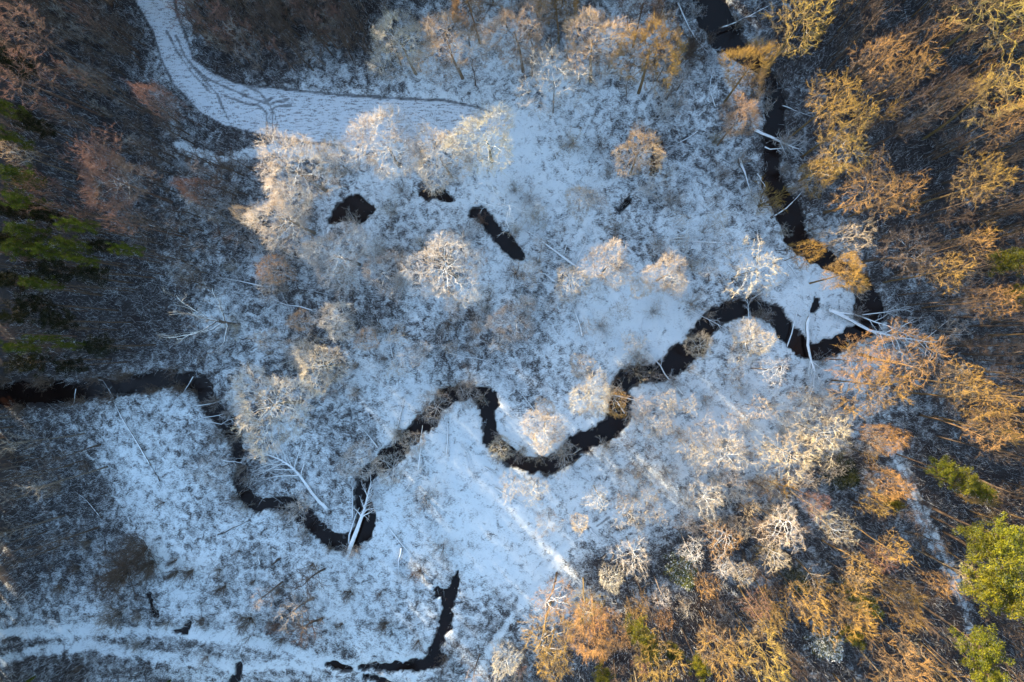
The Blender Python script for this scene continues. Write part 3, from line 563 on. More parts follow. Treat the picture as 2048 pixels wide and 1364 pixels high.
('shrub','twiggy at the lower end of the oxbow pool',1028,545,20,3,'brown',.5),('bush','dark twiggy on the bank above the river mouth',1385,95,26,3,'brown',.4),
('wispy','grey, on the left meadow beside the river',425,940,40,6,'grey',1),('shrub','snowy over the lower left river',594,1018,26,4,'pale',1.1),('shrub','tangled on the river islet at the left bend',700,438,18,2.6,'pale',1),
]
for k_, wh, a, b, r_, z_, t_, s_ in HT: T(k_, wh, a, b, r_, z_, t_, s_)
PG = (1.0, 1.0, .9); PD = (.35, .36, .34)
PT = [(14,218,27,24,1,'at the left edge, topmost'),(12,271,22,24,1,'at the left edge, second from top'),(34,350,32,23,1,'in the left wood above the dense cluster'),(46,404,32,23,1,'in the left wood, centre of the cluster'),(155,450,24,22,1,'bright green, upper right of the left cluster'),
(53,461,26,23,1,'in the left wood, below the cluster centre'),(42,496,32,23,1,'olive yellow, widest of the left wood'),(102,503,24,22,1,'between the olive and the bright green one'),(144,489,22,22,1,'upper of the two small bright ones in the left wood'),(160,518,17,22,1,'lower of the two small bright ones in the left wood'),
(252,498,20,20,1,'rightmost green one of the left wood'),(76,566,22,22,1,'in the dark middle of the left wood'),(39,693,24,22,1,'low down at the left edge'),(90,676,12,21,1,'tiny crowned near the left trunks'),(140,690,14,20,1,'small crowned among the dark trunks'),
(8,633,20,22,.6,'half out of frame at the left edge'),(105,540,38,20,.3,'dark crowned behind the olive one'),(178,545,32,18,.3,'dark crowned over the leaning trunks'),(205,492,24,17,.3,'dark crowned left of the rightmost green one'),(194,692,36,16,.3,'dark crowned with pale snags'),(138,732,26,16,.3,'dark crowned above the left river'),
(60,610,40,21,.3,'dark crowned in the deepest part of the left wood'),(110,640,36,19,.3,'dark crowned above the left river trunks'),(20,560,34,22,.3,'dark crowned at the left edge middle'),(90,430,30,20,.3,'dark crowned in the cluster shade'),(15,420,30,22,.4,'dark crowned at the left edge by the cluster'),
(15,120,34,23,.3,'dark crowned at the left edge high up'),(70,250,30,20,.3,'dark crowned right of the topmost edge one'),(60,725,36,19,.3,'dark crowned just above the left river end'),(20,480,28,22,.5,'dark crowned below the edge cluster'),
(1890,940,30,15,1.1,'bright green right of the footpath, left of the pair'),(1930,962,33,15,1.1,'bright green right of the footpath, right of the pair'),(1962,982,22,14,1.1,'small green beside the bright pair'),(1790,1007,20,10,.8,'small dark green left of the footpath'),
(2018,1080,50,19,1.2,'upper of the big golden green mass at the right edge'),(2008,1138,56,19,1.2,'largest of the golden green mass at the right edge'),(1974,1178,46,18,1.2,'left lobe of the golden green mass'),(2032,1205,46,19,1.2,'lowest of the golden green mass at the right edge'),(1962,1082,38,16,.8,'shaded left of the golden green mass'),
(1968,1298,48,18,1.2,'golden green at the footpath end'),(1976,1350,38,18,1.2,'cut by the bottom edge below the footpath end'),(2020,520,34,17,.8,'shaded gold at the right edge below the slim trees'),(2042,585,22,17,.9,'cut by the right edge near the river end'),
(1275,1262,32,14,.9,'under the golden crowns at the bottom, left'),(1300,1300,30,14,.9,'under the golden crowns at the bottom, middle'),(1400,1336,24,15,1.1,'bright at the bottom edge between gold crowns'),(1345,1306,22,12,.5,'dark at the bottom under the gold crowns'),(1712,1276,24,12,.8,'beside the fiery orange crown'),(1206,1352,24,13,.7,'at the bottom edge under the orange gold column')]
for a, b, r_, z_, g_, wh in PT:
    lab = ('shaded green' if g_ < .7 else 'sunlit green')+' pine tree '+wh; assert lab not in LABS; LABS.add(lab)
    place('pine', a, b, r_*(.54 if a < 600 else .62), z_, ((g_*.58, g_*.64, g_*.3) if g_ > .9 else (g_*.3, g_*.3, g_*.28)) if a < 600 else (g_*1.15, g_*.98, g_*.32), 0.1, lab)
for a, b, r_, z_, g_, sn, wh in [(1726,1203,22,7,.7,.3,'in the gold crowns of the lower wood'),(1369,1151,22,6,.7,1,'with snow by the brown hollow'),(1661,1296,24,4,.6,1.3,'snow powdered round one in the lower wood'),(1690,950,26,5,.3,.1,'dark, in the hollow left of the footpath'),(1600,1165,18,5,.3,.3,'dark, in the shaded lower wood')]:
    lab = 'small spruce '+wh; LABS.add(lab); place('spruce', a, b, r_, z_, (g_, g_, g_), sn, lab)
# ------------------------------------------------------------------ fallen trees and logs
def fallen(label, pts, wpx, fan=0, side=0.0, snow=1.0, tone=None, blen=0.5, z0=0.0, kindw='fallen_tree', rise=0.0):
    fan = 1 if fan == 2 else fan
    rnd = random.Random(len(LABS)*7+3); assert label not in LABS, label; LABS.add(label)
    r0 = wpx*M2*0.34; W = [np.array([*P(a, b), 0.0]) for a, b in pts]
    Q = [W[0]]
    for a, b in zip(W[:-1], W[1:]):
        n = max(2, int(np.linalg.norm(b-a)/1.6)); s_ = np.array([-(b-a)[1], (b-a)[0], 0])/np.linalg.norm(b-a)
        for i in range(1, n+1): Q.append(a+(b-a)*i/n+s_*rnd.gauss(0, 0.10)*(i < n))
    n = len(Q); rad = [max(0.035, r0*(1-0.78*(i/(n-1))**1.15)) for i in range(n)]
    for i in range(n): Q[i][2] = max(gz(Q[i][0], Q[i][1])[0], -0.1)+rad[i]*0.7+0.12+z0+rise*i/(n-1)
    o0 = Q[0].copy(); Q = [p-o0 for p in Q]; tr = MB(); br = MB(); ro = MB(); tr.tube(Q, rad, 8)
    # broken roots or stump plate at the butt for the big ones
    if wpx >= 8:
        for i in range(9):
            d = nrm(nrm(Q[0]-Q[1])*0.5+rv(rnd)*0.8); ro.tube([Q[0], Q[0]+d*r0*1.2, Q[0]+d*r0*2.2+rv(rnd)*.1], [r0*.3, r0*.16, .02], 4, False)
    ds = [nrm(Q[min(i+1, n-1)]-Q[max(i-1, 0)]) for i in range(n)]; L = sum(np.linalg.norm(Q[i+1]-Q[i]) for i in range(n-1))
    for j in range(fan):
        t = 0.45+0.55*(j+rnd.random())/fan; p, d, r = at(Q, ds, rad, t); sg = (1 if j % 2 else -1) if side == 0 else side*(1 if rnd.random() < .85 else -1)
        ang = rnd.uniform(0.35, 0.95)*sg; dd = nrm(np.array([d[0]*math.cos(ang)-d[1]*math.sin(ang), d[0]*math.sin(ang)+d[1]*math.cos(ang), rnd.uniform(0.0, 0.35)]))
        l = L*blen*rnd.uniform(0.45, 0.8)*(1.15-0.5*t)
        p1, d1, r1 = limb(br, p, dd, l, max(r*.55, .05), .02, rnd, .13, -.03, 6, 5)
        for m in range(6):
            q2, d3, r3 = at(p1, d1, r1, .2+.8*m/5); p3, d4, r4 = limb(br, q2, nrm(split_dir(d3, rnd.uniform(.4, .9), rnd.random()*6)), l*rnd.uniform(.2, .4), max(.6*r3, .022), .014, rnd, .16, .0, 3, 3)
            sprays(br, p3, d4, r4, rnd, 3, .7, .013, sub=1)
    col = tone or (.30, .26, .23)
    if not br.v and not ro.v: o = link(kindw, tr.mesh(kindw, M_LOG), label=label, category='fallen tree' if kindw == 'fallen_tree' else 'log'); o.location = o0; o.color = (*col, snow)
    else:
        o = link(kindw, None, label=label, category='fallen tree'); o.location = o0
        for nm, m_ in (('trunk', tr), ('branches', br), ('roots', ro)):
            if not m_.v: continue
            if 1:     c_ = link(nm, m_.mesh(nm, M_LOG), o); c_.color = (*col, snow-.15)
    o['group'] = 'fallen trunks in the clearing'
F_ = fallen
F_('large white fallen tree with curved trunk beside the lower left river bend', [(655,1016),(640,1002),(612,966),(584,933),(560,918),(528,906)], 13, 16, 0, 1.45, (.5,.47,.43), .62)
F_('thick white dead trunk lying across the lowest river bend', [(698,1109),(716,1058),(735,1000),(744,962)], 15, 18, -1, 1.45, (.5,.47,.43), .38, .35)
F_('thinner trunk left of the thick white one across the river', [(699,1086),(706,1052),(720,1014)], 6, 0, 0, 1.2, None, .5, .3)
F_('long forked fallen tree reaching over the river end at the right', [(1654,619),(1690,636),(1735,661),(1790,676),(1869,684)], 13, 18, 0, 1.3, (.45,.42,.4), .5, .5)
F_('second stem of the forked fallen tree, the upper slimmer one', [(1654,618),(1720,634),(1770,652),(1820,678)], 7, 8, 0, 1.25, None, .4, .7)
F_('upright lying white trunk crossing the river right of the arch', [(1616,634),(1611,660),(1613,690),(1620,722),(1626,748),(1624,775),(1610,810)], 11, 14, 0, 1.3, (.45,.42,.4), .42, .4)
F_('fallen log bridging the upper river', [(1506,262),(1540,276),(1573,292),(1600,300)], 11, 8, 0, 1.1, None, .6, .35)
F_('thin pole beside the log bridging the upper river', [(1527,296),(1550,299),(1573,299)], 5, 3, 0, 1.1, None, .5, .35)
F_('thick grey log standing out left of the upper river', [(1478,318),(1488,345),(1503,394)], 11, 3, 1, 1.0, (.2,.18,.17), .3)
F_('dark leaning pole across the river above its right curve', [(1538,438),(1570,418),(1608,377)], 7, 0, 0, .6, (.12,.1,.08), .4, .5)
F_('bent branch over the upper river below the gold crown', [(1563,211),(1590,222),(1640,238)], 4, 3, 0, .9)
F_('bare limb arching over the river mouth at the top', [(1436,60),(1470,48),(1499,35),(1530,18),(1556,4)], 6, 6, 0, .8, None, .35, .5)
F_('long twin pole left of the river mouth', [(1355,8),(1378,58),(1398,88),(1420,111)], 6, 5, 0, 1.1)
F_('diagonal snowy log from the oxbow pool to the two round crowns', [(1152,533),(1110,502),(1078,478),(1042,454)], 8, 4, 0, 1.3, None, .3)
F_('short snowy log below the diagonal one', [(1113,564),(1098,554),(1081,545)], 7, 0, 0, 1.3)
F_('curved log hanging below the left round crown', [(1164,672),(1158,645),(1144,608)], 8, 3, 0, 1.2, None, .3)
F_('thin curved stem below the crown with dark foot', [(1320,592),(1316,618),(1292,640)], 3.5, 0, 0, 1.2)
F_('dark bent stick in the left centre clearing', [(761,651),(754,632),(743,605)], 5, 2, 0, .7)
F_('upright thin stick right of the small red crown', [(786,714),(781,685),(775,661)], 4, 0, 0, 1.1)
F_('long thin fallen stem running right above the river loop', [(895,705),(930,714),(972,721),(1000,745),(1030,775)], 4, 4, 0, 1.1, None, .25)
F_('slanting pole on the bright patch left of the loop', [(791,886),(799,840),(814,777)], 4.5, 2, 0, 1.1, None, .2)
F_('short log left of the slanting pole', [(756,895),(735,868),(713,842)], 5, 2, 0, 1.1, None, .25)
F_('straight vertical log inside the first river loop', [(893,909),(896,860),(898,814)], 5, 0, 0, 1.2)
F_('vertical log over the rising river arm', [(838,938),(843,895),(846,850)], 6, 0, 0, 1.2, None, .5, .3)
F_('slim fallen stem bridging the middle river', [(1364,788),(1340,762),(1320,731),(1290,700),(1270,680)], 5.5, 6, 0, 1.2, None, .22, .3)
F_('branch crossing the river neck', [(1229,790),(1262,798),(1306,812)], 4.5, 4, 0, 1.1, None, .4, .3)
F_('second stem entering the river neck from the right', [(1249,826),(1240,812),(1228,798)], 5, 2, 0, 1.1, None, .5, .25)
F_('thin stem pointing at the largest crown inside the loop', [(1071,823),(1045,790),(1018,756)], 3.5, 3, 0, 1.1, None, .3)
F_('straight snowy pole on the meadow right of the thick white trunk', [(779,1056),(805,1090),(831,1120)], 5, 0, 0, 1.3)
F_('broken bleached log below the straight snowy pole', [(803,1095),(797,1122),(798,1153)], 7, 4, 0, 1.3, None, .3)
F_('very long thin log on the centre meadow', [(990,975),(1035,1002),(1081,1032)], 4.5, 0, 0, 1.1)
F_('short thin log left under the river loop', [(969,933),(986,944),(1004,957)], 4, 0, 0, 1.0)
F_('thin crossing stick near the rising river arm', [(806,987),(826,958),(848,930)], 3.5, 0, 0, 1.1)
F_('thin stick below the river between the two arms', [(923,888),(940,918),(953,951)], 2.8, 0, 0, 1.1)
F_('stem standing along the left bank of the lowest bend', [(707,1035),(706,1000),(705,960)], 5, 3, 1, 1.1, None, .3)
F_('long dark fallen stem across the left river', [(306,930),(272,872),(246,830),(208,760)], 6, 6, 0, .9, (.2,.19,.18), .22, .3)
F_('end piece of the dark stem on the bright meadow', [(322,962),(312,945),(300,925)], 4, 0, 0, .5, (.12,.1,.09))
F_('thin pole from the left bend down the meadow', [(387,753),(368,785),(345,816)], 3.5, 0, 0, 1.1)
F_('curved twig hanging over the left river', [(155,777),(152,800),(146,812)], 3, 2, 0, 1.0, None, .5, .3)
F_('white forked branch left of the centre clearing', [(528,573),(480,562),(436,556)], 4.5, 5, 0, 1.3, None, .4)
F_('long white branch above the red crown', [(626,621),(575,610),(528,594)], 4.5, 5, 0, 1.3, None, .35)
F_('dark log with pale twig in the lower left wood', [(204,1035),(172,998),(141,972)], 5, 3, 0, .8, (.15,.13,.12), .3)
F_('thin dark pole on the meadow left of the river corner', [(436,1069),(465,1056),(497,1041)], 3.5, 0, 0, .3, (.08,.06,.05))
F_('short pale log at the corner of the lower wood', [(1180,1056),(1190,1068),(1202,1084)], 6, 0, 0, 1.2)
F_('long thin pole left of the river end', [(1573,693),(1588,640),(1605,580)], 4, 0, 0, 1.2, None, .5, .15)
F_('snowy pole crossing the arch of the river', [(1499,670),(1495,640),(1494,598)], 5, 4, 0, 1.2, None, .3, .3)
F_('thin limb reaching into the middle bend', [(1373,618),(1410,636),(1456,662)], 4, 4, 0, 1.2, None, .3, .3)
F_('thin branch above the arch, towards the overhanging tree', [(1503,598),(1545,575),(1590,552)], 4, 3, 0, 1.2, None, .3)
F_('short pole crossing the thin branch near the curve', [(1573,527),(1590,548),(1608,571)], 4.5, 0, 0, 1.0)
F_('pair of parallel poles right of the small crown, lower', [(1461,487),(1405,484),(1346,482)], 5.5, 3, 0, 1.3, None, .25)
F_('pair of parallel poles right of the small crown, upper', [(1345,477),(1385,474),(1440,471)], 4, 0, 0, 1.2)
F_('thin white branch over the river at its right end', [(1721,630),(1765,625),(1816,617)], 4, 5, 0, 1.2, None, .4, .4)
F_('fan of straight poles near the upper round crown, right', [(1153,526),(1166,495),(1180,457)], 3.5, 0, 0, 1.2)
F_('fan of straight poles near the upper round crown, middle', [(1150,520),(1172,488),(1176,455)], 3, 0, 0, 1.2)
F_('fan of straight poles near the upper round crown, left', [(1128,508),(1140,480),(1150,452)], 3, 0, 0, 1.1)
F_('short snowy pole right of the thick grey log', [(1513,348),(1522,362),(1532,376)], 5, 2, 0, 1.1)
F_('thin stick left of the crown right of the oxbow', [(1071,417),(1100,412),(1130,408)], 3, 0, 0, 1.1)
F_('branch right below the oxbow crown', [(1137,431),(1105,445),(1074,454)], 3.5, 3, 0, 1.2, None, .4)
F_('crossing sticks over the left bend, upper', [(385,812),(430,806),(452,798)], 3, 2, 0, 1, None, .4, .3)
F_('crossing sticks over the left bend, middle', [(408,834),(440,830),(468,820)], 3, 2, 0, 1, None, .4, .3)
F_('crossing sticks over the left bend, lower', [(412,842),(445,848),(470,836)], 3, 3, 0, 1.1, None, .4, .35)
F_('stick over the straight stretch above the left corner', [(447,918),(470,922),(492,925)], 4, 3, 0, 1.1, None, .4, .3)
F_('white curled snag on the lower left meadow', [(520,1128),(517,1116),(524,1101)], 5, 5, 0, 1.5, (.5,.47,.43), .7)
F_('short red brown broken stump log beside the white snag', [(560,1117),(552,1123),(543,1129)], 8, 0, 0, 0, (.16,.05,.03))
F_('snowy stem left of the footpath in the lower wood', [(1605,1060),(1585,1030),(1560,1000)], 3.5, 3, 0, 1.1, None, .3)
F_('tangled dead branches left of the upper river', [(1430,215),(1418,180),(1425,140),(1432,118)], 4, 6, 0, 1.1, None, .35)
F_('bent white branch near the slit of open water', [(1395,262),(1372,278),(1350,290),(1322,296)], 4, 5, 0, 1.2, None, .35)
F_('broken stick pile below the upper river, left stem', [(1515,528),(1518,490),(1512,455)], 5, 6, 0, 1.1, None, .4)
F_('broken stick pile below the upper river, cross stem', [(1470,500),(1508,490),(1548,478)], 4, 4, 0, 1.1, None, .3)
F_('pale branch beside the crown right of the river arch', [(1350,518),(1375,512),(1395,522)], 4, 6, 0, 1.3, None, .5)
# ------------------------------------------------------------------ fillers: trees and saplings of the dense wood
LM = [('the field track top',300,60),('the left edge corner pines',60,100),('the left pines',100,470),('the large rust red pair',210,340),('the tyre track fork',540,225),('the ploughed strip curve',400,190),('the upper thicket',620,90),
('the left slope',380,470),('the sparse dead tree',395,640),('the trunks at the left edge',230,640),('the left river stretch',150,790),('the left meadow wood',100,900),('the lower left corner wood',60,1050),('the starry crown',540,820),('the first river loop',930,850),
('the round pond',707,418),('the oxbow pool',1000,475),('the open water slit',1318,310),('the upper river log bridge',1540,285),('the top river mouth',1440,50),('the upper right corner',1980,60),('the compact orange crown',1757,118),('the dense orange crown',1740,380),
('the edge gold tree',1964,358),('the right river curve',1740,600),('the huge orange crown',1820,712),('the right gold pair',1966,830),('the footpath start',1800,930),('the bright green pine pair',1910,950),('the golden green pines',2000,1140),('the footpath middle',1880,1100),
('the footpath end',1943,1257),('the fiery orange crown',1796,1322),('the deep gold crown',1700,1222),('the long yellow crown',1524,1308),('the brown hollow',1409,1168),('the white corner tree',1266,1112),('the orange gold column',1192,1262),('the dark bottom thicket',1012,1316),('the middle river bend',1390,690),
('the arch of the river',1500,612),('the centre clearing',980,600),('the white meadow',900,1050),('the ditch',890,1240),('the pond group of crowns',690,540),('the river neck',1240,800),('the lower right clearing',1420,1000),('the gold lower wood tree',1612,1200),('the small path pine',1790,1007),('the white limbed tree',1566,1058)]
pend = []
def stick_mesh(seed):
    rnd = random.Random(seed); tr = MB(); pts, ds, rad = limb(tr, np.array([0, 0, .012]), np.array([1.0, 0, 0]), 1.0, .013, .004, rnd, .035, 0, 8, 5)
    for i in range(5+seed % 4):
        p, d, r = at(pts, ds, rad, rnd.uniform(.35, .95)); an = rnd.choice((-1, 1))*rnd.uniform(.3, .9)
        limb(tr, p, nrm(np.array([math.cos(an), math.sin(an), .12])), rnd.uniform(.12, .32), .005, .0018, rnd, .1, 0, 4, 3)
    return tr.mesh('fallen_branch', M_LOG)
STK = [stick_mesh(s_) for s_ in range(200, 206)]
NOUN['stick'] = 'thin fallen stem'
def stick(a, b, lpx, t_, lab):
    x, y = P(a, b); rz = rg.random()*6.28; L = lpx*M2
    z0, z1 = gz(x, y)[0], gz(x+math.cos(rz)*L, y+math.sin(rz)*L)[0]
    o = bpy.data.objects.new('fallen_branch', STK[rg.randrange(6)]); scn.collection.objects.link(o); o.location = (x, y, max(z0, -.4)+.05); o.scale = (L, L, L)
    o.rotation_euler = (0, -math.atan2(max(z1, -.4)-max(z0, -.4), L), rz); o.color = (*TINT[t_], 1.1); o['label'] = lab; o['category'] = 'fallen branch'; o['group'] = 'thin stems lying on the snow'
def region(kind, poly, n, zc, rp, tints, snow, mind=14, avoid=True):
    xs_ = [p[0] for p in poly]; ys_ = [p[1] for p in poly]; tries = 0; pts = []
    while len(pts) < n and tries < n*40:
        tries += 1; a = rg.uniform(min(xs_), max(xs_)); b = rg.uniform(min(ys_), max(ys_))
        if not inside(np.array([a]), np.array([b]), poly)[0]: continue
        if not (4 < a < 2044 and 4 < b < 1360): continue
        if any((a-x)**2+(b-y)**2 < mind**2 for x, y in pts): continue
        x, y = P(a, b); i = min(np.searchsorted(gy, y), ny-1); j = min(np.searchsorted(gx, x), nx-1)
        if avoid and (fld[i, j] > .2 or path[i, j] > .3 or D[i, j] < 0.3): continue
        pts.append((a, b)); pend.append((kind, a, b, rg.uniform(*rp), rg.uniform(*zc), rg.choice(tints), rg.uniform(*snow)))
L_ = [(0,0),(255,0),(300,110),(330,190),(300,330),(330,420),(300,560),(260,700),(0,740)]
region('pole', L_, 95, (14,19), (12,20), ['brown','brown','brown','brown','rust'], (.1,.4), 16)
region('sapling', [(100,0),(262,0),(310,120),(400,270),(520,330),(500,420),(300,330)], 46, (5,8), (12,20), ['brown','brown','grey'], (.3,.6), 16)
region('sapling', [(380,0),(740,0),(730,130),(600,150),(480,140),(400,70)], 70, (6,9), (14,22), ['brown','brown','rust','grey'], (.3,.6), 15)
region('sapling', [(300,330),(500,330),(520,500),(420,600),(300,560)], 26, (5,8), (12,20), ['brown','brown','grey'], (.5,.8), 20)
region('sapling', [(730,0),(1380,0),(1380,210),(1000,230),(860,190),(740,170)], 24, (5,8), (12,20), ['brown','grey'], (.5,.9), 30)
region('pole', [(1560,0),(2048,0),(2048,480),(1800,470),(1760,330),(1640,250)], 80, (14,20), (14,24), ['brown','brown','gold','brown','brown','brown','orange'], (.2,.5), 19)
region('pole', [(1800,480),(2048,480),(2048,900),(1860,900),(1840,700),(1780,560)], 50, (13,19), (13,22), ['brown','brown','brown','brown','gold'], (.2,.5), 19)
region('pole', [(1480,960),(1700,880),(2048,900),(2048,1364),(1240,1364),(1260,1130),(1480,1090)], 52, (9,15), (13,22), ['brown','brown','brown','cream','brown','gold'], (.3,.8), 28)
region('pole', [(0,820),(210,830),(230,960),(200,1080),(0,1130)], 24, (12,16), (16,24), ['brown','brown','grey'], (.3,.6), 20)
region('sapling', [(960,1300),(1080,1190),(1250,1160),(1480,1180),(1480,1364),(940,1364)], 24, (4,7), (14,22), ['brown','brown','rust','grey'], (.4,.7), 22)
region('sapling', [(1560,0),(2048,0),(2048,900),(1860,900),(1780,560),(1640,300)], 46, (5,9), (14,22), ['brown','brown','grey'], (.4,.7), 24)
region('sapling', [(1480,960),(1750,920),(2048,900),(2048,1364),(1480,1364)], 36, (5,8), (14,24), ['brown','brown','gold'], (.4,.7), 26)
region('shrub', [(420,330),(1000,330),(1360,200),(1600,260),(1560,600),(1300,760),(1000,740),(760,860),(560,740),(420,600)], 60, (1.6,2.8), (12,24), ['grey','pale','cream','grey','brown'], (.8,1.15), 34)
region('shrub', [(1250,800),(1600,760),(1720,860),(1480,1090),(1200,1040)], 36, (1.5,3.2), (10,20), ['pale','pale','grey','cream'], (.95,1.2), 28)
region('wispy', [(1250,800),(1600,780),(1720,880),(1480,1040),(1220,1010)], 36, (5,8), (16,28), ['cream','pale','grey','grey'], (.7,.9), 40)
region('wispy', [(420,450),(1000,440),(1300,400),(1560,430),(1300,690),(860,740),(560,720)], 46, (4,7), (14,26), ['grey','pale','cream'], (.8,1.05), 36)
region('shrub', [(0,880),(450,1000),(640,1120),(900,1150),(900,1330),(0,1364)], 30, (1.1,2.0), (7,15), ['brown','grey','brown'], (.1,.5), 30)
for a, b, n in ((900, 620, 26), (700, 700, 14), (1000, 850, 16), (1450, 480, 22), (1150, 620, 16), (700, 900, 14), (1400, 250, 16), (350, 900, 10), (1560, 850, 12), (560, 560, 10)):
    for _ in range(n):
        x = rg.gauss(a, 130); y = rg.gauss(b, 80); X1, Y1 = P(x, y)
        i = min(np.searchsorted(gy, Y1), ny-1); j = min(np.searchsorted(gx, X1), nx-1)
        if 20 < x < 2030 and 20 < y < 1340 and fld[i, j] < .2 and D[i, j] > .5: pend.append(('stick', x, y, rg.uniform(22, 60), 0, rg.choice(['grey', 'pale', 'pale', 'brown']), 1.1))
# shrubs leaning over the water
for i in range(3, len(RIV)-2):
    a = RIV[i]
    if not (0 < a[0] < 2040 and 0 < a[1] < 1360): continue
    left = a[0] < 400
    for _ in range(2 if left else 1):
        if not left and rg.random() < .25: continue
        t = rg.random(); b = RIV[i+1]; x = a[0]+(b[0]-a[0])*t; y = a[1]+(b[1]-a[1])*t; nx_, ny_ = -(b[1]-a[1]), b[0]-a[0]; l = math.hypot(nx_, ny_); s_ = rg.choice((-1, 1)); w2 = a[2]*0.55
        pend.append(('shrub', x+nx_/l*w2*s_, y+ny_/l*w2*s_, rg.uniform(9, 18), rg.uniform(1.5, 3.0), 'brown' if left else rg.choice(['grey', 'pale', 'brown']), .7 if left else .95))
def direction(dx, dy):
    a = math.degrees(math.atan2(dy, dx)) % 360
    return ['right of','below right of','below','below left of','left of','above left of','above','above right of'][int((a+22.5)//45) % 8]
cand = {}
for e in pend:
    kind, a, b = e[:3]; j = min(range(len(LM)), key=lambda j: (LM[j][1]-a)**2+(LM[j][2]-b)**2)
    base = (WORD[e[5]], NOUN[kind], direction(a-LM[j][1], b-LM[j][2]), LM[j][0]); cand.setdefault(base, []).append((math.hypot(a-LM[j][1], b-LM[j][2]), e))
ORD = ['nearest', 'second nearest', 'third nearest', 'fourth nearest', 'fifth nearest', 'sixth nearest', 'seventh nearest', 'eighth nearest', 'ninth nearest']
for (w_, n_, d_, l_), es in cand.items():
    es.sort(key=lambda t: t[0])
    for i, (_, e) in enumerate(es):
        lab = f'{w_} {n_} {d_} {l_}' + ('' if len(es) == 1 else f', {ORD[min(i, 8)]}')
        kind, a, b, r_, z_, t_, s_ = e
        LABS.add(lab)
        (stick(a, b, r_, t_, lab) if kind == 'stick' else place(kind, 0, 0, r_, z_, t_, s_, lab, at_base=(a, b)))
# ------------------------------------------------------------------ brush and dry grass: uncountable thin stalks
def stalks(name, label, cat, n, seed, dens, hgt, wid, lean, mat, clump=9, cr=0.35):
    rs = np.random.RandomState(seed); m = n//clump*3; x = rs.uniform(-93, 78, m); y = rs.uniform(-57, 58, m)
    i = np.clip(np.searchsorted(gy, y), 0, ny-1); j = np.clip(np.searchsorted(gx, x), 0, nx-1)
    keep = (rs.rand(m) < dens(cov_vig[i, j])) & (D[i, j] > 0.25) & (fld[i, j] < .1) & (path[i, j] < .35)
    x, y, z, cv = x[keep], y[keep], Z[i, j][keep], cov_vig[i, j][keep]; x = x[:n//clump]; k = len(x[:n//clump]); y = y[:k]; z = z[:k]; cv = cv[:k]
    X_ = np.repeat(x, clump)+rs.normal(0, cr, k*clump); Y_ = np.repeat(y, clump)+rs.normal(0, cr, k*clump); Z_ = np.repeat(z, clump)-0.08; N_ = len(X_)
    h = rs.uniform(*hgt, N_); az = rs.uniform(0, 6.283, N_); ln = np.abs(rs.normal(0, lean, N_)); dx, dy, dz = np.cos(az)*np.sin(ln), np.sin(az)*np.sin(ln), np.cos(ln)
    b = rs.uniform(0, 6.283, N_); wx, wy = np.cos(b)*wid, np.sin(b)*wid; v = np.empty((N_, 3, 3))
    v[:, 0] = np.stack([X_-wx, Y_-wy, Z_], -1); v[:, 1] = np.stack([X_+wx, Y_+wy, Z_], -1); v[:, 2] = np.stack([X_+dx*h, Y_+dy*h, Z_+dz*h], -1)
    me = bpy.data.meshes.new(name); me.vertices.add(N_*3); me.vertices.foreach_set('co', v.ravel()); me.loops.add(N_*3); me.loops.foreach_set('vertex_index', np.arange(N_*3, dtype=np.int32))
    me.polygons.add(N_); me.polygons.foreach_set('loop_start', np.arange(0, N_*3, 3, dtype=np.int32)); me.polygons.foreach_set('loop_total', np.full(N_, 3, np.int32)); me.update(calc_edges=True); me.materials.append(mat)
    link(name, me, kind='stuff', label=label, category=cat)
stalks('brush', 'low brown brush and bramble stalks on the forest floor', 'brush', 240000, 1, lambda c_: np.clip((c_-.30)*1.6, 0, 1)**1.3, (.5, 1.9), .022, .75, grass_mat('brush_stalk', (.03,.022,.022), (.10,.062,.048), .12), 12, .55)
stalks('dry_grass', 'frosted dry grass tufts poking through the snow', 'grass', 150000, 2, lambda c_: np.clip(.25+c_*1.2-np.clip(c_-.6, 0, 1)*2, 0.05, 1), (.2, .75), .018, .8, grass_mat('dry_grass_blade', (.10,.085,.07), (.32,.27,.2), .5), 14, .35)
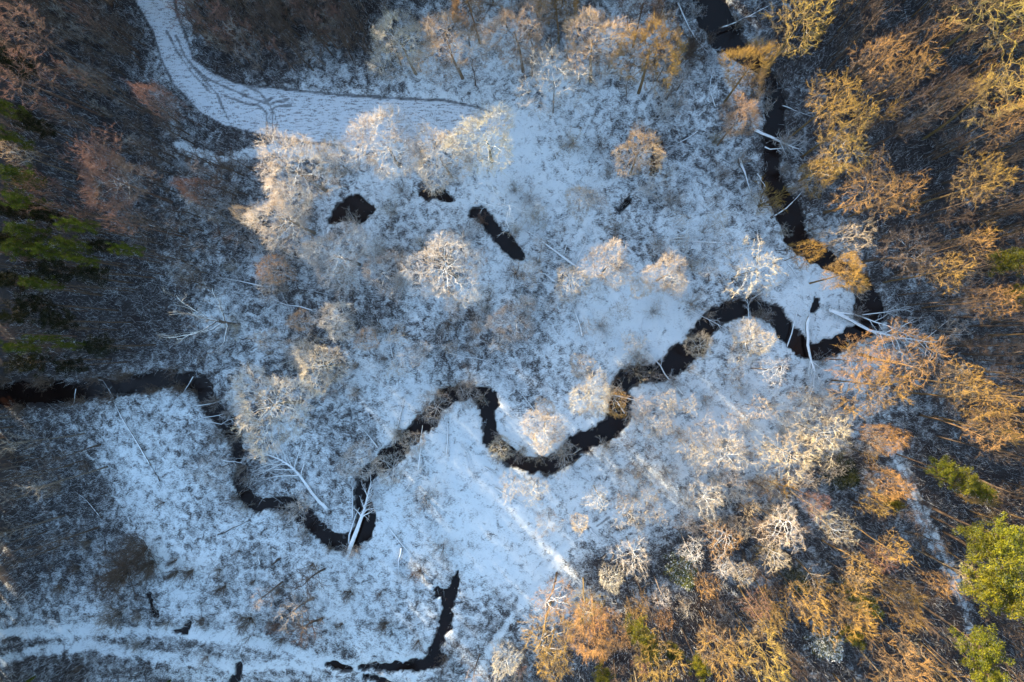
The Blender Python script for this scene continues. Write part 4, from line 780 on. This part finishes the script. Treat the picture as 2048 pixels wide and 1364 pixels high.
stalks('frosted_twigs', 'knee high frosted twigs and seedlings veiling the snow', 'twigs', 130000, 3, lambda c_: np.clip((c_-.18)*2.2, 0, 1)*np.clip(1.5-c_, 0.2, 1), (.7, 2.1), .018, .55, grass_mat('frosted_twig', (.08,.075,.08), (.30,.28,.28), .40), 10, .5)
# ------------------------------------------------------------------ the wood round the clearing, unseen beyond the frame, dense to shade it
def outer_wood():
    rnd = random.Random(77); tr = MB(); quads = []
    rs = np.random.RandomState(7); n = 0
    x0, y0 = P(0, 0); x1, y1 = P(2048, 1364)
    spots = [(x+rnd.uniform(-1.6, 1.6), y+rnd.uniform(-1.6, 1.6)) for x in np.arange(x0-52, x1+70, 4.6) for y in np.arange(y1-60, y0+52, 4.6)]
    for x, y in spots:
        if x0-2.5 < x < x1+2.5 and y1-2.5 < y < y0+2.5: continue
        nw = (x < x0 or y > y0)
        if not nw and rnd.random() < .75: continue
        n += 1; h = rnd.uniform(OW[0]-(y > y0)*3, OW[1]-(y > y0)*3) if nw else rnd.uniform(16, 20)
        tr.tube([np.array([x, y, -.3]), np.array([x, y, h*.5]), np.array([x, y, h*.95])], [.25, .2, .06], 5, False)
        m = 230; u = rs.normal(0, 1, (m, 3)); u /= np.linalg.norm(u, axis=1)[:, None]; rr = rs.rand(m, 1)**.45
        p = np.array([x, y, h*.76])+u*rr*np.array([2.3, 2.3, h*.24]); a = rs.normal(0, 1, (m, 3)); a /= np.linalg.norm(a, axis=1)[:, None]; b = np.cross(a, u); b /= np.linalg.norm(b, axis=1)[:, None]
        s_ = rs.uniform(.3, .6, (m, 1)); quads.append(np.stack([p-a*s_-b*s_*.6, p+a*s_-b*s_*.6, p+a*s_*.5+b*s_, p-a*s_*.5+b*s_], 1))
    Q = np.concatenate(quads).reshape(-1, 3); tr.add(Q, [(4*i, 4*i+1, 4*i+2, 4*i+3) for i in range(len(Q)//4)])
    o = link('surrounding_wood', tr.mesh('surrounding_wood', M_NEEDLE, False), kind='stuff', label='unseen dense pine wood closing in round the clearing and shading it', category='wood'); o.color = (.6, .6, .6, 0)
OW = (24, 28.5)  # heights chosen for how far the wood's shade reaches
outer_wood()
print('labels', len(LABS), 'objects', len(scn.objects))
